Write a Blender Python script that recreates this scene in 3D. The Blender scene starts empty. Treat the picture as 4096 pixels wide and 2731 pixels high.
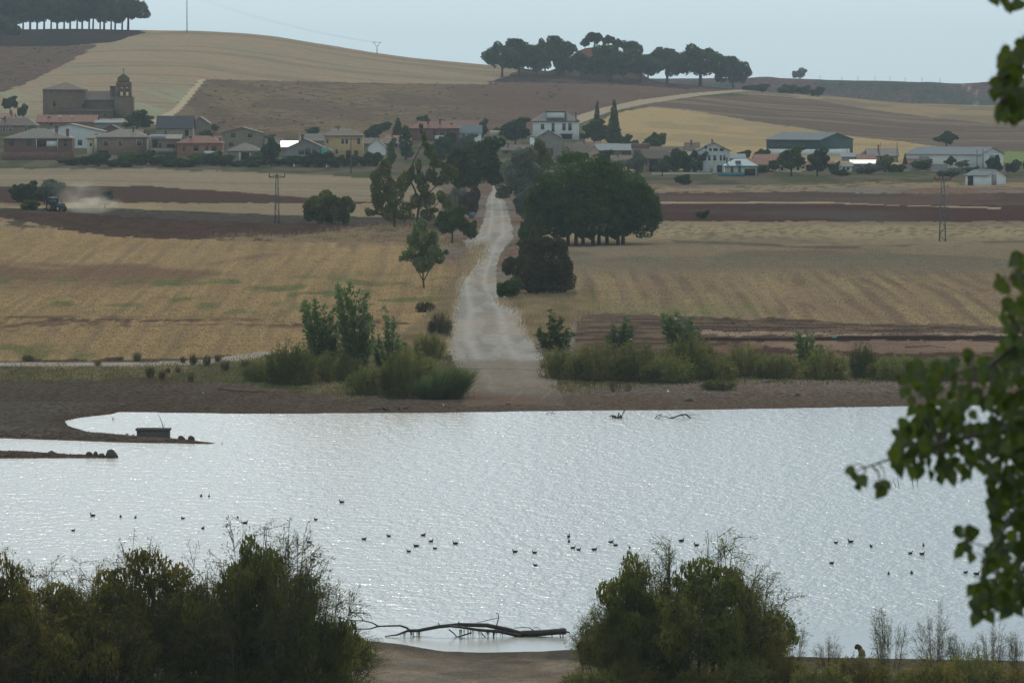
import bpy, math, random
import numpy as np
from mathutils import Vector

# ------------------------------------------------------------------ camera, sky, sun, exposure
SC = bpy.context.scene
COL = SC.collection
H = 34.0                      # eye height above the water
F = 1024 * 200.0 / 36.0       # focal length in pixels of a 1024 wide frame
TP = 271.0 / F
PITCH = math.atan(TP)
cam = bpy.data.cameras.new('camera')
cam.lens = 200; cam.sensor_width = 36; cam.clip_start = 0.5; cam.clip_end = 30000
cam.dof.use_dof = True; cam.dof.focus_distance = 480; cam.dof.aperture_fstop = 11
camo = bpy.data.objects.new('camera', cam); COL.objects.link(camo)
camo.location = (0, 0, H); camo.rotation_euler = (math.pi / 2 - PITCH, 0, 0)
SC.camera = camo

HAZE = 0.000062
SUN_EL, SUN_AZ = 29.0, -4.0  # ahead of the camera, a little to the left
world = bpy.data.worlds.new('World'); SC.world = world; world.use_nodes = True
wn = world.node_tree
sky = wn.nodes.new('ShaderNodeTexSky'); sky.sky_type = 'NISHITA'; sky.sun_disc = False
sky.sun_elevation = math.radians(SUN_EL); sky.sun_rotation = math.radians(SUN_AZ)
sky.altitude = 800; sky.air_density = 0.4; sky.dust_density = 4.5; sky.ozone_density = 10.0
veil = wn.nodes.new('ShaderNodeMix'); veil.data_type = 'RGBA'; veil.inputs[0].default_value = 0.66   # thin even high cloud
veil.inputs[7].default_value = (14.8, 18.8, 19.6, 1)
wn.links.new(sky.outputs[0], veil.inputs[6]); wn.links.new(veil.outputs[2], wn.nodes['Background'].inputs[0])
wn.nodes['Background'].inputs[1].default_value = 0.066
sl = bpy.data.lights.new('sun', 'SUN'); sl.energy = 2.8; sl.angle = math.radians(0.53); sl.color = (1, 0.90, 0.74)
so = bpy.data.objects.new('sun', sl); COL.objects.link(so)
_e, _a = math.radians(SUN_EL), math.radians(SUN_AZ)
so.rotation_euler = Vector((math.sin(_a) * math.cos(_e), math.cos(_a) * math.cos(_e), math.sin(_e))).to_track_quat('Z', 'Y').to_euler()
so.location = (0, 500, 400)
SC.view_settings.view_transform = 'Standard'; SC.view_settings.look = 'None'
SC.view_settings.exposure = -0.5; SC.view_settings.gamma = 1
SC.cycles.sample_clamp_indirect = 6
SC.cycles.max_bounces = 6; SC.cycles.diffuse_bounces = 2; SC.cycles.glossy_bounces = 3
SC.cycles.transmission_bounces = 4; SC.cycles.transparent_max_bounces = 6; SC.cycles.volume_bounces = 0

# ------------------------------------------------------------------ helpers
CP, SP = math.cos(PITCH), math.sin(PITCH)
def ray(u, v):
    xc = (u - 512) / F; yc = -(v - 341) / F
    return Vector((xc, CP + yc * SP, -SP + yc * CP))
def at(u, v, y):
    d = ray(u, v); s = y / d.y
    return Vector((d.x * s, y, H + d.z * s))
def on(u, v, z=0.0):
    d = ray(u, v); s = (z - H) / d.z
    return Vector((d.x * s, d.y * s, z))

def value_noise(x, y, seed=0):
    x = np.asarray(x, float); y = np.asarray(y, float)
    xi = np.floor(x).astype(np.int64); yi = np.floor(y).astype(np.int64)
    fx = x - xi; fy = y - yi
    fx = fx * fx * (3 - 2 * fx); fy = fy * fy * (3 - 2 * fy)
    def h(a, b):
        n = (a * 374761393 + b * 668265263 + seed * 1442695041) & 0xFFFFFFFF
        n = ((n ^ (n >> 13)) * 1274126177) & 0xFFFFFFFF
        return ((n ^ (n >> 16)) & 0xFFFF) / 65535.0
    return (h(xi, yi) * (1 - fx) + h(xi + 1, yi) * fx) * (1 - fy) + (h(xi, yi + 1) * (1 - fx) + h(xi + 1, yi + 1) * fx) * fy
def fbm(x, y, oct=3, seed=0):
    t = 0; a = 0.5; s = 0
    for i in range(oct):
        t = t + a * value_noise(x * 2 ** i, y * 2 ** i, seed + i * 17); s += a; a *= 0.5
    return t / s
def smooth(a, b, x):
    t = np.clip((x - a) / (b - a), 0, 1); return t * t * (3 - 2 * t)
def in_poly(U, V, poly):
    m = np.zeros(U.shape, bool); n = len(poly)
    for i in range(n):
        x1, y1 = poly[i]; x2, y2 = poly[(i + 1) % n]
        if y1 == y2: continue
        c = ((y1 > V) != (y2 > V)) & (U < (x2 - x1) * (V - y1) / (y2 - y1) + x1)
        m ^= c
    return m

def mesh_np(name, V, F4=None, F3=None, smooth_shade=False):
    me = bpy.data.meshes.new(name)
    V = np.asarray(V, np.float32).reshape(-1, 3)
    f4 = np.asarray(F4, np.int32).reshape(-1, 4) if F4 is not None and len(F4) else np.zeros((0, 4), np.int32)
    f3 = np.asarray(F3, np.int32).reshape(-1, 3) if F3 is not None and len(F3) else np.zeros((0, 3), np.int32)
    loops = np.concatenate([f4.ravel(), f3.ravel()])
    tot = np.concatenate([np.full(len(f4), 4, np.int32), np.full(len(f3), 3, np.int32)])
    start = np.concatenate([[0], np.cumsum(tot)[:-1]]).astype(np.int32) if len(tot) else np.zeros(0, np.int32)
    me.vertices.add(len(V)); me.vertices.foreach_set('co', V.ravel())
    me.loops.add(len(loops)); me.loops.foreach_set('vertex_index', loops)
    me.polygons.add(len(tot)); me.polygons.foreach_set('loop_start', start)
    try: me.polygons.foreach_set('loop_total', tot)
    except Exception: pass
    if smooth_shade: me.polygons.foreach_set('use_smooth', np.ones(len(tot), bool))
    me.update(calc_edges=True)
    return me

class MB:
    """collects boxes, prisms and tubes into one mesh"""
    def __init__(s): s.v = []; s.q = []; s.t = []; s.smooth = False
    def poly(s, pts):
        b = len(s.v); s.v += [tuple(p) for p in pts]
        if len(pts) == 4: s.q.append((b, b + 1, b + 2, b + 3))
        else:
            for i in range(1, len(pts) - 1): s.t.append((b, b + i, b + i + 1))
    def box(s, x0, x1, y0, y1, z0, z1):
        c = [(x0, y0, z0), (x1, y0, z0), (x1, y1, z0), (x0, y1, z0), (x0, y0, z1), (x1, y0, z1), (x1, y1, z1), (x0, y1, z1)]
        b = len(s.v); s.v += c
        for f in ((0, 3, 2, 1), (4, 5, 6, 7), (0, 1, 5, 4), (1, 2, 6, 5), (2, 3, 7, 6), (3, 0, 4, 7)): s.q.append(tuple(b + i for i in f))
        return s
    def slab(s, pts, t):
        """a flat piece pts (seen from above) with thickness t downwards"""
        lo = [(p[0], p[1], p[2] - t) for p in pts]; n = len(pts)
        s.poly(pts); s.poly(lo[::-1])
        for i in range(n):
            j = (i + 1) % n; s.poly([pts[i], lo[i], lo[j], pts[j]])
        return s
    def tube(s, pts, rad, n=6, cap=True):
        pts = [Vector(p) for p in pts]
        if not hasattr(rad, '__len__'): rad = [rad] * len(pts)
        b = len(s.v)
        for i, p in enumerate(pts):
            d = (pts[min(i + 1, len(pts) - 1)] - pts[max(i - 1, 0)])
            if d.length < 1e-9: d = Vector((0, 0, 1))
            d.normalize()
            a = d.cross(Vector((0.31, 0.9, 0.2))); a.normalize(); c = d.cross(a)
            for k in range(n):
                w = 2 * math.pi * k / n
                s.v.append(tuple(p + (a * math.cos(w) + c * math.sin(w)) * rad[i]))
        for i in range(len(pts) - 1):
            for k in range(n):
                k2 = (k + 1) % n
                s.q.append((b + i * n + k, b + i * n + k2, b + (i + 1) * n + k2, b + (i + 1) * n + k))
        if cap:
            for e in (0, len(pts) - 1):
                for k in range(1, n - 1):
                    f = (b + e * n, b + e * n + k, b + e * n + k + 1)
                    s.t.append(f if e else f[::-1])
        s.smooth = True
        return s
    def quads(s, V):
        """V: (n,4,3) array"""
        b = len(s.v); n = len(V); s.v += [tuple(p) for p in V.reshape(-1, 3)]
        s.q += [(b + 4 * i, b + 4 * i + 1, b + 4 * i + 2, b + 4 * i + 3) for i in range(n)]
        return s
    def mesh(s, name, material=None):
        me = mesh_np(name, s.v, s.q, s.t, s.smooth)
        if material: me.materials.append(material)
        return me
    def build(s, name, material, parent=None): return obj(name, s.mesh(name, material), parent)

def obj(name, me, parent=None):
    o = bpy.data.objects.new(name, me); COL.objects.link(o)
    if parent is not None: o.parent = parent
    return o
def tag(o, label=None, cat=None, group=None, kind=None):
    if label: o['label'] = label
    if cat: o['category'] = cat
    if group: o['group'] = group
    if kind: o['kind'] = kind
    return o
def thing(name, label, cat, loc, group=None, rz=0.0):
    o = bpy.data.objects.new(name, None); COL.objects.link(o)
    o.location = loc; o.rotation_euler = (0, 0, rz); o.empty_display_size = 0.5
    return tag(o, label, cat, group)

# ------------------------------------------------------------------ materials
def new_mat(name):
    m = bpy.data.materials.new(name); m.use_nodes = True
    nt = m.node_tree; nt.nodes.clear()
    out = nt.nodes.new('ShaderNodeOutputMaterial')
    return m, nt, out
def N(nt, t, **kw):
    n = nt.nodes.new(t)
    for k, v in kw.items():
        if k.startswith('i_'):
            key = k[2:]; n.inputs[int(key) if key.isdigit() else key.replace('_', ' ')].default_value = v
        else: setattr(n, k, v)
    return n
def plain(name, col, rough=0.8, var=0.25, scale=1.5, bump=0.0, metallic=0.0, col2=None, wave=None, spec=0.3):
    """painted, plastered, stone or wooden surface with uneven colour"""
    m, nt, out = new_mat(name); L = nt.links.new
    p = N(nt, 'ShaderNodeBsdfPrincipled'); p.inputs['Roughness'].default_value = rough; p.inputs['Metallic'].default_value = metallic
    p.inputs['Specular IOR Level'].default_value = spec
    tc = N(nt, 'ShaderNodeTexCoord'); oi = N(nt, 'ShaderNodeObjectInfo')
    nz = N(nt, 'ShaderNodeTexNoise'); nz.inputs['Scale'].default_value = scale; nz.inputs['Detail'].default_value = 5; nz.inputs['Roughness'].default_value = 0.65
    L(tc.outputs['Object'], nz.inputs['Vector'])
    r = N(nt, 'ShaderNodeValToRGB')
    c2 = col2 if col2 else tuple(c * (1 - var) for c in col)
    r.color_ramp.elements[0].position = 0.3; r.color_ramp.elements[1].position = 0.7
    r.color_ramp.elements[0].color = (*c2, 1); r.color_ramp.elements[1].color = (*[min(1, c * (1 + var * 0.5)) for c in col], 1)
    L(nz.outputs['Fac'], r.inputs['Fac'])
    hv = N(nt, 'ShaderNodeHueSaturation')
    mp = N(nt, 'ShaderNodeMapRange'); mp.inputs['To Min'].default_value = 0.82; mp.inputs['To Max'].default_value = 1.18
    L(oi.outputs['Random'], mp.inputs['Value']); L(mp.outputs[0], hv.inputs['Value']); L(r.outputs['Color'], hv.inputs['Color'])
    L(hv.outputs['Color'], p.inputs['Base Color'])
    if bump or wave:
        b = N(nt, 'ShaderNodeBump'); b.inputs['Strength'].default_value = bump or 0.6; b.inputs['Distance'].default_value = 0.066
        if wave:
            w = N(nt, 'ShaderNodeTexWave'); w.inputs['Scale'].default_value = wave; w.inputs['Distortion'].default_value = 0.4
            L(tc.outputs['Object'], w.inputs['Vector']); L(w.outputs['Fac'], b.inputs['Height'])
        else: L(nz.outputs['Fac'], b.inputs['Height'])
        L(b.outputs['Normal'], p.inputs['Normal'])
    L(p.outputs[0], out.inputs[0])
    return m
def leafy(name, c1, c2, trans=0.3, scale=0.4, c3=None, gloss=0.0):
    """foliage: clumps of two greens, some light let through"""
    m, nt, out = new_mat(name); L = nt.links.new
    tc = N(nt, 'ShaderNodeTexCoord'); oi = N(nt, 'ShaderNodeObjectInfo')
    nz = N(nt, 'ShaderNodeTexNoise'); nz.inputs['Scale'].default_value = scale; nz.inputs['Detail'].default_value = 4; nz.inputs['Roughness'].default_value = 0.7
    L(tc.outputs['Object'], nz.inputs['Vector'])
    r = N(nt, 'ShaderNodeValToRGB'); e = r.color_ramp.elements
    e[0].position = 0.36; e[1].position = 0.64; e[0].color = (*c1, 1); e[1].color = (*c2, 1)
    if c3: x = e.new(0.75); x.color = (*c3, 1)
    L(nz.outputs['Fac'], r.inputs['Fac'])
    hv = N(nt, 'ShaderNodeHueSaturation')
    mp = N(nt, 'ShaderNodeMapRange'); mp.inputs['To Min'].default_value = 0.8; mp.inputs['To Max'].default_value = 1.2
    L(oi.outputs['Random'], mp.inputs['Value']); L(mp.outputs[0], hv.inputs['Value']); L(r.outputs['Color'], hv.inputs['Color'])
    d = N(nt, 'ShaderNodeBsdfDiffuse'); t = N(nt, 'ShaderNodeBsdfTranslucent'); mx = N(nt, 'ShaderNodeMixShader', i_0=trans)
    L(hv.outputs['Color'], d.inputs['Color']); L(hv.outputs['Color'], t.inputs['Color'])
    L(d.outputs[0], mx.inputs[1]); L(t.outputs[0], mx.inputs[2])
    last = mx
    if gloss:
        g = N(nt, 'ShaderNodeBsdfGlossy'); g.inputs['Roughness'].default_value = 0.4
        mg = N(nt, 'ShaderNodeMixShader', i_0=gloss); L(mx.outputs[0], mg.inputs[1]); L(g.outputs[0], mg.inputs[2]); last = mg
    L(last.outputs[0], out.inputs[0])
    return m
# ------------------------------------------------------------------ the lie of the land
# height control lines: distance y -> image row the ground reaches there, per column of the survey
UC = np.array([-400, -100, 0, 64, 128, 200, 256, 320, 384, 448, 512, 576, 640, 704, 768, 832, 896, 960, 1024, 1124, 1424], float)
LV = {
 640:  [367]*21,
 714:  [322]*21,
 850:  [271, 271, 271, 271, 271, 271, 271, 271, 272, 272, 272, 272, 272, 272, 272, 272, 272, 272, 272, 272, 272],
 985:  [228, 229, 230, 232, 236, 238, 239, 239, 239, 240, 240, 241, 241, 241, 240, 240, 240, 240, 240, 240, 240],
 1080: [207, 208, 209, 211, 215, 218, 220, 221, 221, 220, 219, 221, 222, 222, 222, 222, 222, 223, 223, 223, 223],
 1180: [197, 198, 199, 200, 202, 203, 204, 205, 205, 206, 206, 207, 208, 208, 208, 208, 208, 208, 208, 208, 208],
 1330: [181, 182, 183, 183, 184, 185, 186, 187, 188, 189, 190, 191, 192, 192, 192, 191, 190, 188, 187, 187, 187],
 1500: [164, 164, 164, 164, 164, 164, 165, 166, 167, 168, 170, 171, 172, 172, 173, 174, 174, 174, 174, 174, 174],
 1600: [146, 146, 146, 147, 148, 149, 150, 152, 154, 156, 157, 157, 159, 161, 163, 165, 165, 165, 165, 165, 165],
 1700: [130, 130, 130, 131, 132, 134, 136, 138, 140, 142, 143, 143, 146, 150, 152, 154, 156, 156, 156, 156, 156],
 1850: [112, 112, 112, 113, 113, 118, 124, 127, 130, 132, 133, 132, 134, 138, 141, 143, 146, 147, 148, 148, 148],
 2050: [ 92,  92,  92,  92,  91,  95, 103, 108, 112, 114, 115, 115, 118, 123, 128, 131, 135, 137, 138, 138, 138],
 2300: [ 70,  70,  68,  66,  64,  66,  74,  82,  87,  90,  91,  92,  97, 102, 108, 112, 118, 121, 122, 122, 122],
 2500: [ 58,  56,  54,  50,  46,  46,  52,  62,  70,  76,  80,  82,  86,  91,  98, 102, 108, 110, 112, 112, 112],
 2620: [ 50,  48,  45,  43,  40,  38,  41,  51,  61,  68,  73,  76,  81,  87,  93,  97, 103, 105, 106, 106, 106],
 2720: [ 32,  31,  30,  29,  30,  31,  34,  44,  54,  61,  67,  74,  80,  86,  92,  96, 102, 105, 106, 106, 106],
 2850: [ 34,  33,  32,  31,  32,  34,  38,  48,  58,  66,  72,  79,  86,  93,  99, 104, 110, 112, 113, 113, 113],
 3300: [ 80,  80,  80,  80,  80,  80,  84,  88,  92,  96, 100, 104, 108, 112, 116, 120, 122, 122, 122, 122, 122],
 3980: [112]*21,
 4020: [ 79,  79,  79,  79,  79,  79,  79,  79,  79,  79,  79,  79,  78,  78,  78,  79.5, 81.5, 83.5, 78, 77, 77],
 4300: [ 88]*21,
 6000: [115]*21,
}
YL = np.array(sorted(LV), float)
ZL = np.array([[H - y * (v - 70) / F for v in LV[int(y)]] for y in YL])     # (levels, columns)
def pchip_slopes(x, z):
    h = np.diff(x)[:, None]; d = np.diff(z, axis=0) / h; m = np.zeros_like(z)
    w1 = 2 * h[1:] + h[:-1]; w2 = h[1:] + 2 * h[:-1]
    ok = d[:-1] * d[1:] > 0
    with np.errstate(divide='ignore', invalid='ignore'):
        hm = (w1 + w2) / (w1 / d[:-1] + w2 / d[1:])
    m[1:-1] = np.where(ok, hm, 0); m[0] = d[0]; m[-1] = d[-1]
    return m
UG = np.arange(-400, 1425, 8.0)
def cat_u(row):
    # smooth interpolation across the columns
    t = np.interp(UG, UC, np.arange(len(UC))); i = np.clip(t.astype(int), 0, len(UC) - 2); f = t - i
    p0 = row[np.clip(i - 1, 0, None)]; p1 = row[i]; p2 = row[i + 1]; p3 = row[np.clip(i + 2, None, len(UC) - 1)]
    return 0.5 * (2 * p1 + (p2 - p0) * f + (2 * p0 - 5 * p1 + 4 * p2 - p3) * f ** 2 + (3 * p1 - p0 - 3 * p2 + p3) * f ** 3)
ZLU = np.array([cat_u(r) for r in ZL]); MS = pchip_slopes(YL, ZLU)

SHORE_V = [(-400, 411), (100, 411.5), (250, 413.5), (430, 412.5), (560, 410.5), (700, 409.5), (900, 406), (1424, 399)]
SPIT1 = [(-400, 437), (0, 437.5), (60, 439.5), (130, 442), (190, 443), (219, 443.4), (205, 441.2), (150, 437.5), (112, 434.5), (86, 431), (68, 425.5), (64, 420.5), (80, 417), (112, 413.5), (140, 404), (-400, 404)]
SPIT2 = [(-400, 458), (0, 457.8), (60, 457.6), (116, 457.4), (121, 456.6), (90, 455), (50, 453), (0, 451), (-400, 447)]
SPW = [[tuple(on(u, v).xy) for u, v in P] for P in (SPIT1, SPIT2)]
def seg_dist(X, Y, poly):
    best = np.full(X.shape, 1e9)
    for i in range(len(poly)):
        ax, ay = poly[i]; bx, by = poly[(i + 1) % len(poly)]
        dx, dy = bx - ax, by - ay; t = np.clip(((X - ax) * dx + (Y - ay) * dy) / (dx * dx + dy * dy), 0, 1)
        best = np.minimum(best, np.hypot(X - ax - t * dx, Y - ay - t * dy))
    return best
def ground(X, Y):
    X = np.atleast_1d(np.asarray(X, float)); Y = np.atleast_1d(np.asarray(Y, float))
    U = np.clip(512 + F * X / Y, -400, 1416); Yc = np.clip(Y, 640, 5999)
    iu = np.clip(((U + 400) / 8).astype(int), 0, len(UG) - 2); fu = (U - UG[iu]) / 8
    k = np.clip(np.searchsorted(YL, Yc, side='right') - 1, 0, len(YL) - 2)
    hh = YL[k + 1] - YL[k]; t = (Yc - YL[k]) / hh
    def col(j):
        z0 = ZLU[k, j]; z1 = ZLU[k + 1, j]; m0 = MS[k, j] * hh; m1 = MS[k + 1, j] * hh
        return (2 * t**3 - 3 * t**2 + 1) * z0 + (t**3 - 2 * t**2 + t) * m0 + (-2 * t**3 + 3 * t**2) * z1 + (t**3 - t**2) * m1
    Z = col(iu) * (1 - fu) + col(iu + 1) * fu
    # wooded mound
    um = 512 + F * X / Y
    Z = Z + 13.5 * np.exp(-np.clip(((um - 600) / 38) ** 2, 0, 40) ** 1.5) * np.exp(-((Y - 2640) / 55) ** 2)
    # gullied cliff
    Z = Z + np.where((Y > 3900) & (Y < 4300), (fbm(X / 30, Y / 60, 3, 5) - 0.5) * 6 * np.exp(-((Y - 3995) / 40) ** 2), 0)
    # unevenness of the fields, banks
    Z = Z + (fbm(X / 22, Y / 30, 3, 1) - 0.5) * np.clip((Y - 640) / 300, 0, 1) * 0.7
    Z = Z + 0.9 * np.exp(-((Y - 955 - 0.12 * X) / 9) ** 2) * smooth(-55, -25, X) * smooth(-12, -20, X)
    near = Y < 640
    if near.any():
        ys = np.array([on(u, v).y for u, v in SHORE_V]); us = np.array([u for u, v in SHORE_V])
        y0 = np.interp(um, us, ys)
        z640 = Z
        zs = np.where(Y > y0, (Y - y0) / np.maximum(640 - y0, 1) * z640, (Y - y0) * 0.035)
        zs = zs + np.where(Y > y0 + 1, (fbm(X / 3.0, Y / 6.0, 3, 9) - 0.45) * 0.22 * np.clip((Y - y0) / 8, 0, 1) * np.clip((645 - Y) / 8, 0, 1), 0)
        for q, P in enumerate(SPW):
            ins = in_poly(X, Y, P); d = seg_dist(X, Y, P)
            hgt = (0.9 if q == 0 else 0.75) * (1 - np.exp(-d / 5.0)) + (fbm(X / 1.5, Y / 4.0, 2, 3) - 0.4) * 0.14 * np.clip(d, 0, 1)
            zp = np.where(ins, hgt, -0.08 * d)
            sel = (Y < 600)
            zs = np.where(sel, np.maximum(zs, np.maximum(zp, -1.2)), zs)
        Z = np.where(near, np.maximum(zs, -1.2), Z)
    return Z
def gz(x, y): return float(ground(x, y)[0])
_yy = np.concatenate([np.arange(480, 1500, 1.0), np.arange(1500, 2900, 2.0)])
def hit(u, v, ymin=480):
    """first place where the sight line through (u, v) meets the ground"""
    d = ray(u, v); X = d.x / d.y * _yy; Zr = H + d.z / d.y * _yy
    g = ground(X, _yy); m = (g >= Zr) & (_yy >= ymin)
    if not m.any(): i = int(np.argmin(np.where(_yy >= ymin, np.abs(g - Zr), 1e9)))
    else: i = int(np.argmax(m))
    return Vector((X[i], _yy[i], g[i]))

# near bank and the slope the camera stands on
NSH = [(-400, 641), (0, 640), (300, 637), (345, 637.5), (400, 643), (440, 650), (480, 651.5), (540, 650.5), (590, 647.5), (640, 650), (760, 655), (1024, 660), (1424, 668)]
NSU = np.array([a for a, b in NSH]); NSY = np.array([on(a, b).y for a, b in NSH])
def near_ground(X, Y):
    X = np.atleast_1d(np.asarray(X, float)); Y = np.atleast_1d(np.asarray(Y, float))
    U = 512 + F * X / np.maximum(Y, 60)
    ys = np.interp(U, NSU, NSY)
    z = np.where(Y < ys, np.minimum((ys - Y) * 0.022, 0.9), (ys - Y) * 0.05)
    z = z + (fbm(X / 1.2, Y / 2.5, 3, 4) - 0.45) * 0.10 * np.clip((ys - Y) / 2, 0, 1)
    z = z + 31.2 * np.clip((288 - Y) / 288, 0, 1.1) ** 2.2
    return z
def ngz(x, y): return float(near_ground(x, y)[0])

# ------------------------------------------------------------------ ground colours and field plan
def ground_mat(name, bump=0.5, scale=0.5, var=0.35, fine=4.0, rough=0.95):
    m, nt, out = new_mat(name); L = nt.links.new
    p = N(nt, 'ShaderNodeBsdfDiffuse'); p.inputs['Roughness'].default_value = rough
    a = N(nt, 'ShaderNodeAttribute', attribute_name='Col')
    tc = N(nt, 'ShaderNodeTexCoord')
    n1 = N(nt, 'ShaderNodeTexNoise'); n1.inputs['Scale'].default_value = scale; n1.inputs['Detail'].default_value = 9; n1.inputs['Roughness'].default_value = 0.85
    n2 = N(nt, 'ShaderNodeTexNoise'); n2.inputs['Scale'].default_value = fine; n2.inputs['Detail'].default_value = 3
    L(tc.outputs['Object'], n1.inputs['Vector']); L(tc.outputs['Object'], n2.inputs['Vector'])
    ad = N(nt, 'ShaderNodeMath', operation='ADD'); L(n1.outputs['Fac'], ad.inputs[0]); L(n2.outputs['Fac'], ad.inputs[1])
    mr = N(nt, 'ShaderNodeMapRange'); mr.inputs['From Min'].default_value = 0.74; mr.inputs['From Max'].default_value = 1.26
    mr.inputs['To Min'].default_value = 1 - var * 1.35; mr.inputs['To Max'].default_value = 1 + var * 1.25
    L(ad.outputs[0], mr.inputs['Value'])
    vm = N(nt, 'ShaderNodeVectorMath', operation='SCALE'); L(a.outputs['Color'], vm.inputs[0]); L(mr.outputs[0], vm.inputs['Scale'])
    L(vm.outputs[0], p.inputs['Color'])
    b = N(nt, 'ShaderNodeBump'); b.inputs['Strength'].default_value = bump; b.inputs['Distance'].default_value = 0.12
    L(ad.outputs[0], b.inputs['Height']); L(b.outputs[0], p.inputs['Normal'])
    L(p.outputs[0], out.inputs[0])
    return m

us = np.concatenate([[-6000, -3000, -1500, -800], np.arange(-400, -40, 40), np.arange(-40, 380, 2.6), np.arange(380, 620, 1.3), np.arange(620, 1064, 2.6), np.arange(1064, 1425, 40), [1800, 2500, 4000, 7000]])
vv = np.arange(472, 199, -0.85)
ys = np.concatenate([193426.0 / (vv - 70), np.arange(1502, 2860, 6.0), np.arange(2880, 3940, 50.0), np.arange(3950, 4060, 6.0), [4100, 4200, 4300, 4600, 5000, 6000]])
GU, GY = np.meshgrid(us, ys); GX = (GU - 512) / F * GY
GZ = ground(GX.ravel(), GY.ravel()).reshape(GX.shape)
dep = GY * CP + (H - GZ) * SP
PU = 512 + F * GX / dep
PV = 341 - F * ((GZ - H) * CP + GY * SP) / dep
n1 = fbm(GX / 6, GY / 25, 3, 21); n2 = fbm(GX / 2.2, GY / 9, 3, 22); n3 = fbm(GX / 20, GY / 60, 3, 23); n4 = fbm(GX / 0.9, GY / 5, 2, 24)
QU = PU + (n1 - 0.5) * 10; QV = PV + (n2 - 0.5) * 5 * np.clip((PV - 60) / 250, 0.25, 1)
C3 = lambda *c: np.array(c, float)
def mixc(A, B, f): return A * (1 - f[..., None]) + B * f[..., None]
def flat(c): return np.broadcast_to(C3(*c), GX.shape + (3,)).copy()
STRAW = (0.27, 0.19, 0.10); STRAW2 = (0.27, 0.215, 0.14); SOIL = (0.075, 0.05, 0.038); REDSOIL = (0.085, 0.047, 0.038)
GRAV = (0.105, 0.088, 0.072); MUD = (0.095, 0.062, 0.045); GREEN = (0.11, 0.13, 0.05); DRY = (0.24, 0.18, 0.105)
ROADC = (0.27, 0.25, 0.225); PALE = (0.30, 0.25, 0.175); SCRUB = (0.115, 0.105, 0.06)
cls = np.zeros(GX.shape, int)
NAMES = ['shore', 'scrub_ground', 'stubble_field', 'stubble_field', 'ploughed_field', 'dirt_road', 'village_ground', 'dry_hillside', 'hill_field', 'straw_field', 'fallow_field', 'wood_floor', 'cliff', 'stubble_field', 'ploughed_field', 'straw_strip', 'ploughed_field', 'field_margin', 'ploughed_field', 'straw_strip', 'lane']
col = mixc(flat(GRAV), flat(MUD), smooth(0.42, 0.62, n3 * 0.6 + n2 * 0.4))
wet = smooth(0.55, 0.05, GZ) * (GY < 660)
left_ = smooth(330, 120, PU) * (GY < 660); col = col * (1 - 0.38 * left_)[..., None]; col = mixc(col, flat((0.05, 0.034, 0.024)), wet * 0.75)
def lay(k, poly, c, jit=True, cond=None):
    m = in_poly(QU if jit else PU, QV if jit else PV, poly)
    if cond is not None: m &= cond
    m &= (GY < 3200)
    cls[m] = k; col[m] = (c if isinstance(c, np.ndarray) else flat(c))[m]
    return m
B = (-7000, 9000)
# village and far ground first
lay(6, [(B[0], 40), (B[1], 40), (B[1], 200), (B[0], 170)], mixc(flat((0.095, 0.08, 0.055)), flat((0.055, 0.06, 0.03)), smooth(0.4, 0.6, n1)))
# hill
hillc = mixc(flat((0.225, 0.165, 0.108)), flat((0.20, 0.163, 0.108)), smooth(0.40, 0.62, fbm(GX / 14 + GY / 40, GY / 90, 3, 31)))
band = smooth(0.55, 0.7, fbm(GX / 300, GY / 16, 2, 33)); hillc = mixc(hillc, flat((0.15, 0.118, 0.082)), band * 0.6)
lay(8, [(B[0], 0), (500, 0), (520, 88), (200, 79), (160, 124), (B[0], 124)], hillc)
low = smooth(84, 96, PV) * (cls == 8); col = mixc(col, flat((0.20, 0.205, 0.135)), low * smooth(0.35, 0.6, fbm(GX / 5 + GY / 25, GY / 120, 2, 36)) * 0.8)
dry = mixc(flat((0.105, 0.073, 0.048)), flat((0.14, 0.10, 0.060)), smooth(0.4, 0.62, n3)); dry = mixc(dry, flat((0.082, 0.064, 0.042)), smooth(0.56, 0.7, n2))
dry = mixc(dry, flat((0.10, 0.064, 0.052)), smooth(380, 520, PU) * 0.7)
lay(7, [(158, 134), (178, 108), (203, 79), (300, 81), (400, 83.5), (490, 84), (545, 60), (600, 20), (660, 45), (700, 80), (760, 88), (745, 92), (690, 96), (640, 103), (600, 113), (575, 126), (540, 136), (160, 136)], dry)
lay(8, [(150, 122), (174, 108), (200, 78.5), (206, 78.5), (184, 106), (162, 126)], flat((0.31, 0.25, 0.165)), False)
# right hand slopes
lay(9, [(585, 128), (615, 113), (650, 106.5), (676, 109), (715, 114), (760, 122), (800, 127.5), (850, 136), (900, 141), (945, 147), (960, 170), (585, 170)], mixc(flat((0.33, 0.24, 0.125)), flat((0.27, 0.205, 0.115)), smooth(0.42, 0.6, n3)))
fal = mixc(flat((0.115, 0.083, 0.063)), flat((0.17, 0.125, 0.085)), smooth(0.5, 0.66, fbm(GX / 60, GY / 14, 3, 41)))
lay(10, [(640, 104), (700, 97), (760, 95), (812, 99), (870, 109), (930, 117), (1000, 124), (9000, 150), (9000, 165), (985, 150), (945, 147), (900, 141), (850, 136), (800, 127.5), (760, 122), (715, 114), (676, 109), (650, 106)], fal)
lay(9, [(745, 90), (800, 88), (9000, 88), (9000, 149), (1000, 124), (930, 117), (870, 109), (812, 99), (770, 95.5), (740, 94)], mixc(flat((0.24, 0.18, 0.105)), flat((0.18, 0.14, 0.09)), smooth(0.4, 0.6, n3)))
lay(7, [(735, 86), (800, 90), (835, 97), (820, 99), (770, 95), (735, 93)], mixc(flat((0.14, 0.11, 0.08)), flat((0.24, 0.185, 0.12)), smooth(0.45, 0.55, n1)))
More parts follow.
